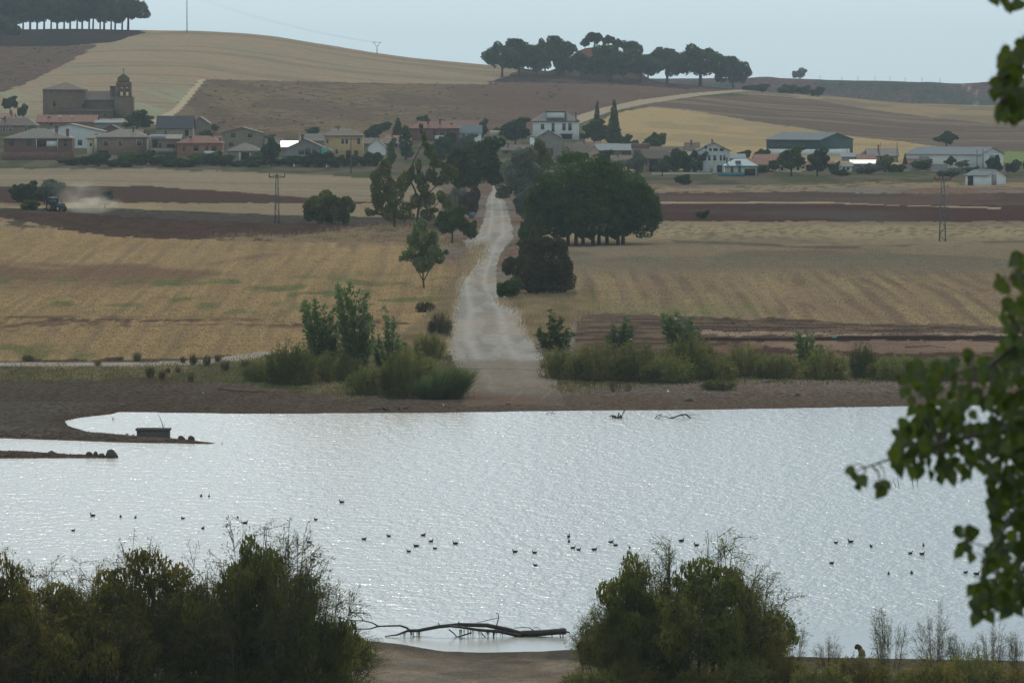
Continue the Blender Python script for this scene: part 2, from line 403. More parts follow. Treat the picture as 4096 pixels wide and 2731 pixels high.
lay(20, [(560, 121), (600, 108), (640, 99.5), (690, 93), (745, 89), (746, 91), (700, 95.5), (650, 103), (608, 112), (575, 125)], flat((0.31, 0.25, 0.175)), False)
lay(10, [(986, 152), (1010, 151), (9000, 160), (9000, 176), (1010, 163), (990, 160)], flat((0.15, 0.19, 0.075)))
# wood floors
lay(11, [(B[0], 0), (146, 20), (142, 33), (110, 42), (60, 47), (B[0], 52)], mixc(flat((0.032, 0.020, 0.017)), flat((0.018, 0.018, 0.014)), smooth(0.4, 0.6, n1)))  # near-black undergrowth, with the pines' shadow on the slope painted into its colour
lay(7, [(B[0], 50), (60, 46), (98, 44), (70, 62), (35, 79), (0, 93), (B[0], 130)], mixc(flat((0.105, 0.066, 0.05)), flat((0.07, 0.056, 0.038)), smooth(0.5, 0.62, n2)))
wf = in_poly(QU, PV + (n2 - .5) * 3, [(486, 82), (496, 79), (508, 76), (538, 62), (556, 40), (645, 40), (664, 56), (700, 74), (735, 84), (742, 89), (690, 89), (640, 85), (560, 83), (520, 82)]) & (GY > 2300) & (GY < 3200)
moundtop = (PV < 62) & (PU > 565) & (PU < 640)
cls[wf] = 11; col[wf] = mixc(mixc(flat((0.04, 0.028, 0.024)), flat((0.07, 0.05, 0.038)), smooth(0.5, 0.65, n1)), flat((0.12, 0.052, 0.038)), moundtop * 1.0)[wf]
# fields on the left between village and tractor
lay(15, [(B[0], 169), (60, 168.5), (150, 168.5), (260, 172), (380, 178), (440, 182), (440, 205), (B[0], 189)], mixc(flat((0.235, 0.185, 0.122)), flat((0.19, 0.155, 0.108)), smooth(0.4, 0.6, fbm(GX / 80, GY / 12, 2, 51))))
lay(16, [(B[0], 187), (64, 186), (150, 186), (240, 192), (330, 199), (378, 202), (378, 203.5), (300, 203), (100, 202), (B[0], 200)], mixc(flat(REDSOIL), flat(SOIL), smooth(0.4, 0.6, n3)))
lay(19, [(B[0], 200), (100, 202), (378, 203.5), (440, 204), (440, 218), (310, 217), (110, 209), (B[0], 206)], mixc(flat((0.265, 0.20, 0.122)), flat((0.22, 0.17, 0.11)), smooth(0.4, 0.6, n3)))
lay(4, [(B[0], 205), (110, 209), (310, 216), (440, 217), (440, 245), (395, 241), (B[0], 241)], mixc(flat((0.085, 0.066, 0.055)), flat((0.07, 0.055, 0.046)), smooth(0.4, 0.6, n2)))
lay(17, [(B[0], 205), (110, 208), (310, 215.5), (370, 216.5), (370, 218), (310, 217.5), (110, 210), (B[0], 207)], mixc(flat((0.04, 0.045, 0.03)), flat((0.09, 0.08, 0.05)), smooth(0.5, 0.7, n4)), False)
lay(4, [(B[0], 208), (0, 209.5), (100, 215), (230, 222), (380, 225), (400, 241), (B[0], 240)], mixc(flat((0.082, 0.050, 0.036)), flat((0.062, 0.040, 0.031)), smooth(0.4, 0.6, n2)))
# left stubble
st = mixc(flat(STRAW), flat((0.165, 0.105, 0.068)), smooth(0.42, 0.62, n3) * smooth(240, 262, PV) * smooth(300, 272, PV))
warp = (fbm(GX / 40, GY / 60, 2, 61) - 0.5) * 4
lines = 0.5 + 0.5 * np.sin((GX + warp + 0.0006 * (GY - 700) ** 2 * 0.05) * 2 * math.pi / 5.2)
st = mixc(st, flat((0.15, 0.115, 0.085)), smooth(0.8, 1, lines) * smooth(0.25, 0.5, n1) * 0.38)
grn = smooth(0.57, 0.72, fbm(GX / 5, GY / 16, 3, 62)) * (smooth(268, 282, PV) * smooth(325, 300, PV) + smooth(338, 348, PV) * 0.9)
st = mixc(st, flat((0.095, 0.12, 0.045)), np.clip(grn, 0, 1) * 0.8)
strk = smooth(0.5, 0.66, fbm(GX / 9, GY / 2.2, 3, 63) * 0.65 + n4 * 0.35) * np.exp(-((PV - 321 - (PU - 150) * 0.012) / 4.2) ** 2)
strk = np.clip(strk * 1.3 + 0.8 * smooth(0.55, 0.7, n2) * np.exp(-((PV - 325) / 6) ** 2) * (PU < 180), 0, 1)
st = mixc(st, flat((0.085, 0.052, 0.042)), strk)
# two brown smears along the contour
sm = np.exp(-((PV - 258 - 10 * np.sin(PU / 90) + (PU - 100) * 0.03) / 2.2) ** 2) * smooth(0.4, 0.6, n1); st = mixc(st, flat((0.17, 0.105, 0.075)), sm * 0.8)
st = st * (0.82 + 0.36 * fbm(GX / 0.8 + GY * 0.01, GY / 50, 2, 64))[..., None]
lay(2, [(B[0], 222), (40, 226), (110, 236), (220, 240), (330, 241), (395, 243), (425, 250), (460, 262), (447, 290), (432, 318), (405, 334), (335, 345), (300, 352), (200, 357), (0, 360), (B[0], 362)], st)
lay(17, [(B[0], 214), (0, 217), (30, 222), (62, 228), (30, 228), (B[0], 224)], mixc(flat(DRY), flat((0.07, 0.055, 0.04)), smooth(0.45, 0.6, n2)))
lay(17, [(200, 237), (300, 235), (375, 225), (420, 226), (465, 242), (425, 252), (395, 243), (330, 242), (220, 241)], mixc(flat((0.19, 0.14, 0.085)), flat((0.085, 0.06, 0.045)), smooth(0.45, 0.62, n2)))
# right: from village down
lay(15, [(560, 182), (700, 188), (800, 184.5), (870, 182), (9000, 170), (9000, 195), (870, 187), (800, 190), (700, 192), (560, 190)], mixc(flat((0.22, 0.165, 0.10)), flat((0.10, 0.088, 0.05)), smooth(0.5, 0.65, n2)))
lay(16, [(545, 191), (700, 192.5), (800, 191.5), (870, 193), (9000, 190), (9000, 226), (545, 224)], mixc(flat((0.09, 0.06, 0.048)), flat((0.115, 0.076, 0.06)), smooth(0.42, 0.6, n3)))
lay(4, [(545, 203.5), (820, 203.5), (880, 205), (9000, 206), (9000, 226), (545, 224)], mixc(flat((0.072, 0.040, 0.033)), flat((0.09, 0.068, 0.056)), smooth(0.45, 0.6, n3) * smooth(206, 214, PV) * smooth(960, 860, PU)))
lay(19, [(545, 201.5), (820, 201.5), (900, 205), (1000, 207), (1000, 208.5), (820, 203), (545, 203)], flat((0.30, 0.235, 0.155)), False)
gr = mixc(flat((0.20, 0.155, 0.105)), flat((0.135, 0.11, 0.08)), smooth(0.42, 0.6, n3))
lay(13, [(545, 222), (655, 221), (9000, 224), (9000, 330), (1000, 326.5), (850, 322.5), (700, 316), (580, 311), (560, 302), (575, 290), (545, 262)], gr)
cond = (cls == 13)
rs = mixc(flat((0.225, 0.165, 0.105)), flat((0.15, 0.105, 0.078)), smooth(0.35, 0.62, 0.5 + 0.5 * np.sin((GX + (n3 - .5) * 4) * 2 * math.pi / 3.4)) * smooth(0.3, 0.6, n1) * .8)
rs = mixc(rs, flat((0.095, 0.12, 0.045)), smooth(0.56, 0.70, fbm(GX / 1.1, GY / 60, 2, 71) * .6 + n3 * .4) * smooth(270, 292, PV) * 0.85)
rs = mixc(rs, flat((0.27, 0.205, 0.115)), smooth(0.5, 0.66, fbm(GX / 1.3, GY / 90, 2, 72)) * 0.8)
f = smooth(262, 278, QV) * cond; col = mixc(col, rs, f)
f = np.exp(-((PV - 264) / 9) ** 2) * cond; col = mixc(col, flat((0.16, 0.14, 0.10)), f * 0.55)
f = np.exp(-((PV - 244 - 3 * np.sin(PU / 60)) / 1.6) ** 2) * smooth(0.38, 0.55, n1) * cond; col = mixc(col, flat((0.075, 0.06, 0.045)), f * 0.9)
f = np.exp(-((PV - 231) / 9) ** 2) * cond; col = mixc(col, mixc(flat((0.30, 0.235, 0.14)), flat((0.15, 0.13, 0.075)), smooth(0.55, 0.68, n4)), f * 0.8)
f = np.exp(-((PV - 309) / 6) ** 2) * cond * (PU < 760); col = mixc(col, flat((0.17, 0.165, 0.085)), f * 0.6)
# strips above the right shore
lay(18, [(575, 312), (690, 315), (850, 322), (1000, 326), (9000, 330), (9000, 360), (575, 356)], mixc(flat((0.088, 0.058, 0.046)), flat((0.17, 0.12, 0.085)), smooth(0.42, 0.60, fbm(GX / 6, GY / 2.5, 3, 81))))
lay(19, [(690, 329), (760, 331), (860, 333), (1000, 333), (9000, 333), (9000, 335), (700, 335)], mixc(flat((0.25, 0.185, 0.13)), flat((0.13, 0.09, 0.07)), smooth(0.5, 0.6, n1)))
lay(18, [(690, 336), (760, 338), (850, 335.5), (9000, 334), (9000, 338), (850, 340.5), (760, 341), (690, 340)], flat((0.035, 0.021, 0.018)), False)
lay(19, [(735, 342), (850, 340.5), (9000, 338), (9000, 351), (900, 352), (800, 349)], mixc(flat((0.20, 0.135, 0.095)), flat((0.16, 0.11, 0.08)), smooth(0.4, 0.6, n1)))
lay(18, [(690, 341), (735, 342), (800, 349), (900, 352), (9000, 351), (9000, 358), (690, 358)], mixc(flat((0.085, 0.05, 0.04)), flat((0.18, 0.12, 0.08)), smooth(0.55, 0.65, n2)))
# scrub above both shores
sc_ = mixc(flat((0.085, 0.072, 0.04)), flat((0.13, 0.105, 0.06)), smooth(0.4, 0.6, n2)); sc_ = mixc(sc_, flat((0.055, 0.065, 0.028)), smooth(0.55, 0.68, n1))
lay(1, [(540, 352), (620, 356), (9000, 357), (9000, 376), (700, 381), (600, 388), (560, 390)], sc_)
lay(1, [(B[0], 362), (130, 363), (230, 358), (300, 352), (400, 336), (430, 318), (452, 330), (450, 352), (462, 372), (470, 396), (350, 398), (250, 384), (160, 376), (90, 380), (B[0], 382)], sc_)
lay(17, [(428, 318), (447, 290), (462, 262), (475, 245), (484, 245), (480, 258), (468, 272), (456, 284), (453, 300), (445, 330), (425, 340), (400, 336)], mixc(flat((0.165, 0.128, 0.088)), flat((0.075, 0.068, 0.04)), smooth(0.38, 0.58, n2)))
lay(17, [(496, 300), (520, 296), (590, 296), (575, 312), (560, 330), (545, 345), (530, 335), (522, 312)], mixc(flat((0.23, 0.18, 0.11)), flat((0.085, 0.075, 0.04)), smooth(0.45, 0.62, n2)))
# lane on the left, dirt road
lay(20, [(B[0], 362), (0, 362), (140, 362), (200, 359.5), (240, 354), (266, 351), (272, 353), (250, 359), (205, 363.5), (140, 365.5), (B[0], 365.5)], flat((0.29, 0.25, 0.21)), False)
RL = [(405, 462, 565), (392, 468, 559), (370, 457, 553), (355, 450, 542), (340, 443, 533), (325, 444, 527), (310, 451, 520), (296, 453, 505), (283, 454, 496), (270, 463, 496), (257, 473, 499), (247, 468, 505), (240, 463, 512), (235, 478, 513), (225, 482, 512), (215, 485, 509), (207, 486, 507), (200, 487, 504), (195, 489, 502), (190, 492, 499), (176, 494, 498)]
rpoly = [(l, v) for v, l, r in RL] + [(r, v) for v, l, r in RL[::-1]]
rc = mixc(flat(ROADC), flat((0.215, 0.195, 0.172)), smooth(0.4, 0.62, fbm(GX / 1.5, GY / 14, 3, 91)))
rc = mixc(rc, flat((0.285, 0.225, 0.17)), smooth(0.5, 0.7, fbm(GX / 5, GY / 20, 2, 92)) * 0.5)
rmid = np.interp(PV, [v for v, l, r in RL[::-1]], [(l + r) / 2 for v, l, r in RL[::-1]]); rw = np.interp(PV, [v for v, l, r in RL[::-1]], [(r - l) / 2 for v, l, r in RL[::-1]])
tt = (PU - rmid) / rw
rut = np.exp(-((np.abs(tt) - 0.42) / 0.13) ** 2); rc = mixc(rc, flat((0.34, 0.315, 0.285)), rut * 0.6)
rc = mixc(rc, flat((0.165, 0.135, 0.108)), smooth(356, 362, QV) * 0.75)
rc = mixc(rc, flat((0.125, 0.085, 0.06)), smooth(392, 401, QV))
QU0, QV0 = QU, QV
QU = PU + (n2 - 0.5) * 7 * np.clip(rw / 40, 0.15, 1); QV = PV + (n4 - 0.5) * 2
fade = smooth(378, 402, PV + (n2 - .5) * 14); rc = mixc(rc, mixc(flat(GRAV), flat((0.125, 0.085, 0.06)), smooth(.35, .6, n2)), fade)
lay(5, rpoly, rc)
rdm = (cls == 5)
# wheel tracks on the mud
def track(pts, w=0.9, c=(0.24, 0.195, 0.15)):
    d = np.full(GX.shape, 1e9)
    for (a, b), (c_, e) in zip(pts[:-1], pts[1:]):
        dx, dy = c_ - a, e - b; t = np.clip(((PU - a) * dx + (PV - b) * dy) / (dx * dx + dy * dy), 0, 1)
        d = np.minimum(d, np.hypot((PU - a - t * dx) * 0.6, PV - b - t * dy))
    global col
    col = mixc(col, flat(c), smooth(w, w * 0.4, d) * 0.4 * (GY < 700))
track([(512, 398), (520, 393), (523, 389), (515, 384), (512, 378)]); track([(541, 398), (549, 393), (552, 390), (543, 386), (535, 378)])
track([(494, 391), (489, 387), (490, 383), (500, 378)], 0.9)
track([(456, 368.5), (480, 368), (500, 368.5)], 0.7, (0.07, 0.055, 0.04)); track([(500, 368.5), (535, 369.5), (545, 371)], 0.6, (0.09, 0.07, 0.05))
# cliff and the upland behind
m = (GY >= 3200); cls[m] = 12
cl = mixc(flat((0.10, 0.055, 0.046)), flat((0.05, 0.056, 0.035)), smooth(0.42, 0.6, fbm(GX / 25, GZ / 8 + GY / 80, 3, 95))); cl = mixc(cl, flat((0.27, 0.2, 0.17)), smooth(0.66, 0.76, fbm(GX / 7 + GZ / 6, GZ / 25, 2, 96)) * smooth(930, 960, PU))
col[m] = cl[m]

col = col * np.array((1.86, 1.60, 1.52)) * np.where((cls == 0), 1.3 + .35 * smooth(380, 600, PU), 1.0)[..., None] * np.where((cls == 7) | (cls == 6), 1.1, 1.0)[..., None] * np.where(np.isin(cls, (4, 14, 16, 18, 12)), 0.85, 1.0)[..., None] * np.where(cls == 8, 1.22, 1.0)[..., None] * np.where(cls == 1, 1.15, 1.0)[..., None] * np.where(cls == 5, 1.1, 1.0)[..., None] * np.array((1, 1, 1))
# one mesh per piece of the field plan
gmats = {'shore': ground_mat('shore_gravel', 0.9, 0.7, 0.62, 2.5), 'dirt_road': ground_mat('road_gravel', 0.5, 0.6, 0.22, 5), 'ploughed_field': ground_mat('ploughed_soil', 1.0, 0.8, 0.45, 3.5),
         'stubble_field': ground_mat('stubble', 0.7, 0.5, 0.32, 4), 'cliff': ground_mat('cliff_rock', 1, 0.08, 0.4, 0.4), 'dry_hillside': ground_mat('dry_scrub', 0.9, 0.35, 0.45, 1.6)}
gdef = ground_mat('field_earth', 0.6, 0.4, 0.32, 3)
GLAB = {}
nr, nc = GX.shape
idx = np.arange(nr * nc).reshape(nr, nc)
quad = np.stack([idx[:-1, :-1], idx[:-1, 1:], idx[1:, 1:], idx[1:, :-1]], -1).reshape(-1, 4)
qc = cls[:-1, :-1].ravel()
VV = np.stack([GX, GY, GZ], -1).reshape(-1, 3); CC = np.concatenate([col, np.ones(GX.shape + (1,))], -1).reshape(-1, 4)
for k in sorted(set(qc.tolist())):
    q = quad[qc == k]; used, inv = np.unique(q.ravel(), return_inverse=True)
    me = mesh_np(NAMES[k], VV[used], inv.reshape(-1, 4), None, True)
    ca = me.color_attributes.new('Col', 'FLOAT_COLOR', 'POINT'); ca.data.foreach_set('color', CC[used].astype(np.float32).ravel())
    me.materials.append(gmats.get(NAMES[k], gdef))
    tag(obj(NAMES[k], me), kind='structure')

# near bank, slope under the camera
xs = np.concatenate([np.arange(-240, -45, 15), np.arange(-45, 45, 0.35), np.arange(45, 241, 15)])
yn = np.concatenate([np.arange(-40, 280, 8), np.arange(280, 352, 0.6)])
NX, NY = np.meshgrid(xs, yn); NZ = near_ground(NX.ravel(), NY.ravel()).reshape(NX.shape)
idx = np.arange(NX.size).reshape(NX.shape)
quad = np.stack([idx[:-1, :-1], idx[:-1, 1:], idx[1:, 1:], idx[1:, :-1]], -1).reshape(-1, 4)
nn = fbm(NX / 1.3, NY / 3, 3, 7); n5 = fbm(NX / 6, NY / 8, 2, 8)
def nmix(a, b, f): return np.array(a) * (1 - f[..., None]) + np.array(b) * f[..., None]
nc_ = nmix((0.205, 0.14, 0.10), (0.155, 0.115, 0.09), smooth(0.4, 0.65, nn)); nc_ = nc_ * (1 - 0.55 * smooth(0.28, 0.02, NZ))[..., None]
nc_ = nc_ * (1 - smooth(0.55, 0.68, n5)[..., None] * 0.25) * 2.6
g_ = smooth(300, 270, NY); nc_ = nc_ * (1 - g_[..., None]) + np.array((0.13, 0.125, 0.06)) * g_[..., None]
me = mesh_np('near_bank', np.stack([NX, NY, NZ], -1).reshape(-1, 3), quad, None, True)
ca = me.color_attributes.new('Col', 'FLOAT_COLOR', 'POINT'); ca.data.foreach_set('color', np.concatenate([nc_, np.ones(NX.shape + (1,))], -1).astype(np.float32).ravel())
me.materials.append(ground_mat('bank_earth', 0.9, 1.6, 0.35, 8)); tag(obj('near_bank', me), kind='structure')

# ------------------------------------------------------------------ lake
m, nt, out = new_mat('lake_water'); L = nt.links.new
p = N(nt, 'ShaderNodeBsdfPrincipled'); p.inputs['Base Color'].default_value = (0.17, 0.185, 0.18, 1); p.inputs['Roughness'].default_value = 0.2; p.inputs['IOR'].default_value = 1.33
tc = N(nt, 'ShaderNodeTexCoord')
def wave_noise(sx, sy, det, rough=0.55, w=0.0):
    mp = N(nt, 'ShaderNodeMapping'); mp.inputs['Scale'].default_value = (sx, sy, 1); mp.inputs['Rotation'].default_value = (0, 0, w)
    L(tc.outputs['Object'], mp.inputs['Vector'])
    n = N(nt, 'ShaderNodeTexNoise'); n.inputs['Scale'].default_value = 1; n.inputs['Detail'].default_value = det; n.inputs['Roughness'].default_value = rough
    L(mp.outputs[0], n.inputs['Vector']); return n
wa = wave_noise(3.2, 1.35, 2, 0.5); wb = wave_noise(0.9, 0.45, 1, w=0.2); wc = wave_noise(0.06, 0.025, 2)
hsum = N(nt, 'ShaderNodeMath', operation='MULTIPLY_ADD'); hsum.inputs[1].default_value = 1.6
L(wb.outputs['Fac'], hsum.inputs[0]); L(wa.outputs['Fac'], hsum.inputs[2])
# calm water close to the near bank, breeze patches further out
sx = N(nt, 'ShaderNodeSeparateXYZ'); L(tc.outputs['Object'], sx.inputs[0])
calm = N(nt, 'ShaderNodeMapRange', interpolation_type='SMOOTHSTEP'); calm.inputs['From Min'].default_value = 333; calm.inputs['From Max'].default_value = 362; calm.inputs['To Min'].default_value = 0.04
L(sx.outputs['Y'], calm.inputs['Value'])
br = N(nt, 'ShaderNodeMapRange'); br.inputs['From Min'].default_value = 0.3; br.inputs['From Max'].default_value = 0.7; br.inputs['To Min'].default_value = 0.9; br.inputs['To Max'].default_value = 1.08
L(wc.outputs['Fac'], br.inputs['Value'])
mu = N(nt, 'ShaderNodeMath', operation='MULTIPLY'); L(calm.outputs[0], mu.inputs[0]); L(br.outputs[0], mu.inputs[1])
hm = N(nt, 'ShaderNodeMath', operation='MULTIPLY'); L(hsum.outputs[0], hm.inputs[0]); L(mu.outputs[0], hm.inputs[1])
b = N(nt, 'ShaderNodeBump'); b.inputs['Strength'].default_value = 1.0; b.inputs['Distance'].default_value = 0.094
L(hm.outputs[0], b.inputs['Height']); L(b.outputs[0], p.inputs['Normal']); L(p.outputs[0], out.inputs[0])
WATER = m
mb = MB(); mb.poly([(-700, 300, 0), (700, 300, 0), (800, 660, 0), (-800, 660, 0)])
tag(mb.build('lake', WATER), kind='structure')
# ------------------------------------------------------------------ plants
RNG = np.random.default_rng(7)
LM = {
 'pine': leafy('pine_needles', (0.028, 0.060, 0.016), (0.090, 0.145, 0.034), 0.42, 0.5),
 'pinefar': leafy('far_pine_needles', (0.036, 0.066, 0.026), (0.085, 0.118, 0.040), 0.4, 0.35),
 'dark': leafy('dark_leaves', (0.034, 0.062, 0.024), (0.080, 0.115, 0.036), 0.4, 0.4),
 'green': leafy('green_leaves', (0.050, 0.085, 0.022), (0.12, 0.16, 0.040), 0.45, 0.45),
 'yellow': leafy('yellowing_leaves', (0.075, 0.10, 0.026), (0.17, 0.175, 0.04), 0.45, 0.5),
 'grey': leafy('grey_green_leaves', (0.12, 0.15, 0.115), (0.20, 0.225, 0.16), 0.5, 0.4),
 'brown': leafy('brown_green_leaves', (0.062, 0.060, 0.030), (0.125, 0.105, 0.052), 0.35, 0.5),
 'dead': leafy('dry_twigs', (0.075, 0.055, 0.050), (0.12, 0.085, 0.07), 0.1, 0.5),
 'tam': leafy('tamarisk_sprays', (0.085, 0.102, 0.026), (0.19, 0.185, 0.045), 0.58, 0.35, (0.29, 0.225, 0.045)),
 'tamb': leafy('brown_tamarisk_sprays', (0.105, 0.105, 0.026), (0.25, 0.20, 0.045), 0.58, 0.35, (0.34, 0.22, 0.055)),
 'shrub': leafy('shore_shrub_leaves', (0.115, 0.13, 0.038), (0.22, 0.215, 0.06), 0.55, 0.4, (0.28, 0.22, 0.065)),
 'poplar': leafy('poplar_shoot_leaves', (0.085, 0.13, 0.038), (0.16, 0.215, 0.062), 0.5, 0.6, None, 0.04),
 'reed': leafy('reed_blades', (0.065, 0.11, 0.035), (0.15, 0.185, 0.05), 0.45, 1.2, (0.25, 0.20, 0.06), 0.04),
 'drygrass': leafy('dry_grass_blades', (0.19, 0.145, 0.085), (0.38, 0.295, 0.18), 0.55, 0.25, (0.14, 0.14, 0.065)),
 'rush': leafy('rush_blades', (0.065, 0.07, 0.03), (0.15, 0.13, 0.055), 0.5, 0.3),
}
BARK = plain('bark', (0.085, 0.065, 0.05), 0.9, 0.4, 3, 0.5)
BARKG = plain('grey_bark', (0.14, 0.12, 0.10), 0.9, 0.35, 3, 0.5)

def leaf_quads(P, Nrm, size, rng, asp=1.0, jit=0.8):
    n = len(P)
    d = Nrm + rng.normal(0, jit, (n, 3)); d /= np.linalg.norm(d, axis=1)[:, None] + 1e-9
    a = np.cross(d, rng.normal(0, 1, (n, 3))); a /= np.linalg.norm(a, axis=1)[:, None] + 1e-9
    b = np.cross(d, a); s = (size * rng.uniform(0.55, 1.25, n))[:, None] * 0.5
    return np.stack([P - a * s, P - b * s * asp, P + a * s, P + b * s * asp], 1)
def split(lobes, k, rng):
    """break each bough into smaller uneven ones"""
    out = []
    for l in lobes:
        c = np.array(l[:3]); r = np.array(l[3:6]); out.append((*c, *(r * .72)))
        for j in range(k):
            d = rng.normal(0, 1, 3); d /= np.linalg.norm(d); out.append((*(c + d * r * rng.uniform(.5, .8)), *(r * rng.uniform(.3, .52))))
    return out
def crown_quads(lobes, size, cover, rng):
    out = []; L_ = np.array([l[:6] for l in lobes], float)
    for i, l in enumerate(L_):
        c = l[:3]; r = l[3:6]
        area = 4 * math.pi * (((r[0] * r[1]) ** 1.6 + (r[0] * r[2]) ** 1.6 + (r[1] * r[2]) ** 1.6) / 3) ** (1 / 1.6)
        n = int(cover * area / size ** 2) + 8
        d = rng.normal(0, 1, (n, 3)); d /= np.linalg.norm(d, axis=1)[:, None]
        bump = 0.80 + 0.36 * value_noise(d[:, 0] * 3.1 + i * 7 + d[:, 2] * 1.7, d[:, 1] * 3.1 + d[:, 2] * 2.3, i)
        k = bump * (1 - 0.38 * rng.random(n) ** 2)
        P = c + d * r * k[:, None]
        keep = np.ones(n, bool)
        for j, m in enumerate(L_):
            if j != i: keep &= ((((P - m[:3]) / m[3:6]) ** 2).sum(1) > 0.42)
        P = P[keep]; out.append(leaf_quads(P, d[keep], size, rng))
    return np.concatenate(out)
def qmesh(name, Q, material):
    n = len(Q); me = mesh_np(name, Q.reshape(-1, 3), np.arange(4 * n).reshape(-1, 4)); me.materials.append(material); return me

PROTO = {}
def proto(key, w, h, parts):
    # true size of the plant: width and height of its foliage
    me = parts[-1][1]; co = np.empty(len(me.vertices) * 3, np.float32); me.vertices.foreach_get('co', co); co = co.reshape(-1, 3)
    w = float(np.percentile(np.hypot(co[:, 0], co[:, 1]), 96)) * 2; h = float(np.percentile(co[:, 2], 99.6))
    PROTO.setdefault(key, []).append((w, h, parts))
for i in range(3):      # umbrella pines, 12 m
    rng = np.random.default_rng(100 + i); lobes = []
    for k in range(9):
        a = k * 2.4 + i; r = 3.0 * math.sqrt(k / 9)
        lobes.append((1.15 * r * math.cos(a), 1.15 * r * math.sin(a), 4.9 + 3.2 * (1 - r / 3) ** .7 + rng.uniform(-1.3, .6), 2.5, 2.5, 2.8 + rng.uniform(0, .6)))
    t = MB(); t.tube([(0, 0, -1), (0.1, 0, 3), (0.15 * (i - 1), 0.1, 7)], [0.32, 0.26, 0.2])
    for k in range(5):
        a = k * 1.3 + i; t.tube([(0.1, 0, 4.6 + .3 * k), (1.3 * math.cos(a), 1.3 * math.sin(a), 6.6), (2.4 * math.cos(a), 2.4 * math.sin(a), 7.8)], [0.14, .09, .05], 5)
    proto('pine', 10.2, 11.8, [('trunk', t.mesh('trunk', BARK)), ('crown', qmesh('crown', crown_quads(split(lobes, 3, rng), 0.42, 3.4, rng), LM['pinefar']))])
for i in range(3):      # pines branched almost to the ground, 11 m
    rng = np.random.default_rng(150 + i); lobes = []
    for k in range(11):
        a = k * 2.4 + i; r = 3.2 * math.sqrt(k / 11)
        lobes.append((1.1 * r * math.cos(a), 1.1 * r * math.sin(a), 4.1 + 3.6 * (1 - r / 3.3) ** .6 + rng.uniform(-1.0, .6), 2.5, 2.5, 2.6 + rng.uniform(0, .7)))
    t = MB(); t.tube([(0, 0, -1), (0.1, 0, 3), (0.15 * (i - 1), 0.1, 7)], [0.34, 0.28, 0.2])
    proto('pinelow', 10, 11, [('trunk', t.mesh('trunk', BARK)), ('crown', qmesh('crown', crown_quads(split(lobes, 3, rng), 0.42, 3.2, rng), LM['pinefar']))])
for i in range(3):      # round broadleaf trees, 9 m
    rng = np.random.default_rng(200 + i); lobes = [(0, 0, 4.9, 2.7, 2.7, 3.3)]
    for k in range(8):
        a = rng.uniform(0, 6.28); z = rng.uniform(2.4, 7.6); r = 2.3 * math.sqrt(max(0.1, 1 - ((z - 5.0) / 4.0) ** 2))
        lobes.append((r * math.cos(a), r * math.sin(a), z, rng.uniform(1.2, 1.7), 1.5, rng.uniform(1.1, 1.6)))
    t = MB(); t.tube([(0, 0, -1), (0.1, 0, 2), (0, 0.1, 5)], [0.26, 0.2, 0.1])
    for k in range(4):
        a = k * 1.6 + i; t.tube([(0.05, 0, 2 + .3 * k), (1.0 * math.cos(a), 1.0 * math.sin(a), 3.8), (1.9 * math.cos(a), 1.9 * math.sin(a), 5.4)], [0.11, .08, .04], 5)
    proto('tree', 7.2, 9.0, [('trunk', t.mesh('trunk', BARK)), ('crown', qmesh('crown', crown_quads(split(lobes, 4, rng), 0.36, 3.4, rng), LM['dark']))])
for i in range(3):      # bushes down to the ground, 4 m
    rng = np.random.default_rng(300 + i); lobes = [(0, 0, 1.7, 1.9, 1.9, 1.9)]
    for k in range(7):
        a = rng.uniform(0, 6.28); z = rng.uniform(0.7, 3.0); r = 1.5
        lobes.append((r * math.cos(a), r * math.sin(a), z, rng.uniform(.8, 1.2), 1.0, rng.uniform(.8, 1.1)))
    t = MB()
    for k in range(4):
        a = k * 1.6 + i; t.tube([(0.1 * math.cos(a), .1 * math.sin(a), -.5), (.6 * math.cos(a), .6 * math.sin(a), 1.4), (1.1 * math.cos(a), 1.1 * math.sin(a), 2.6)], [.08, .06, .03], 5)
    proto('bush', 4.8, 4.0, [('stem', t.mesh('stem', BARK)), ('foliage', qmesh('foliage', crown_quads(split(lobes, 4, rng), 0.25, 3.4, rng), LM['green']))])
for i in range(2):      # conifers, 12 m
    rng = np.random.default_rng(400 + i); Q = []
    lobes = [(0.1 * rng.normal(), 0.1 * rng.normal(), 0.9 + 0.9 * k, 2.3 * (1 - k / 12.5) ** 0.9 + .12, 2.3 * (1 - k / 12.5) ** 0.9 + .12, 0.95) for k in range(12)]
    t = MB(); t.tube([(0, 0, -1), (0, 0, 6), (0, 0, 11.3)], [0.2, 0.13, 0.03])
    proto('conifer', 4.6, 12.0, [('trunk', t.mesh('trunk', BARK)), ('crown', qmesh('crown', crown_quads(lobes, 0.38, 3.2, rng), LM['dark']))])
for i in range(2):      # narrow upright trees, 10 m
    rng = np.random.default_rng(450 + i)
    lobes = [(0.35 * rng.normal(), 0.3 * rng.normal(), 2 + 1.0 * k, 1.3 - .09 * k, 1.3 - .09 * k, 1.3) for k in range(8)]
    t = MB(); t.tube([(0, 0, -1), (0, 0, 4), (0, 0, 9)], [0.2, 0.15, 0.03])
    proto('column', 3.2, 10.2, [('trunk', t.mesh('trunk', BARK)), ('crown', qmesh('crown', crown_quads(lobes, 0.34, 3.2, rng), LM['green']))])

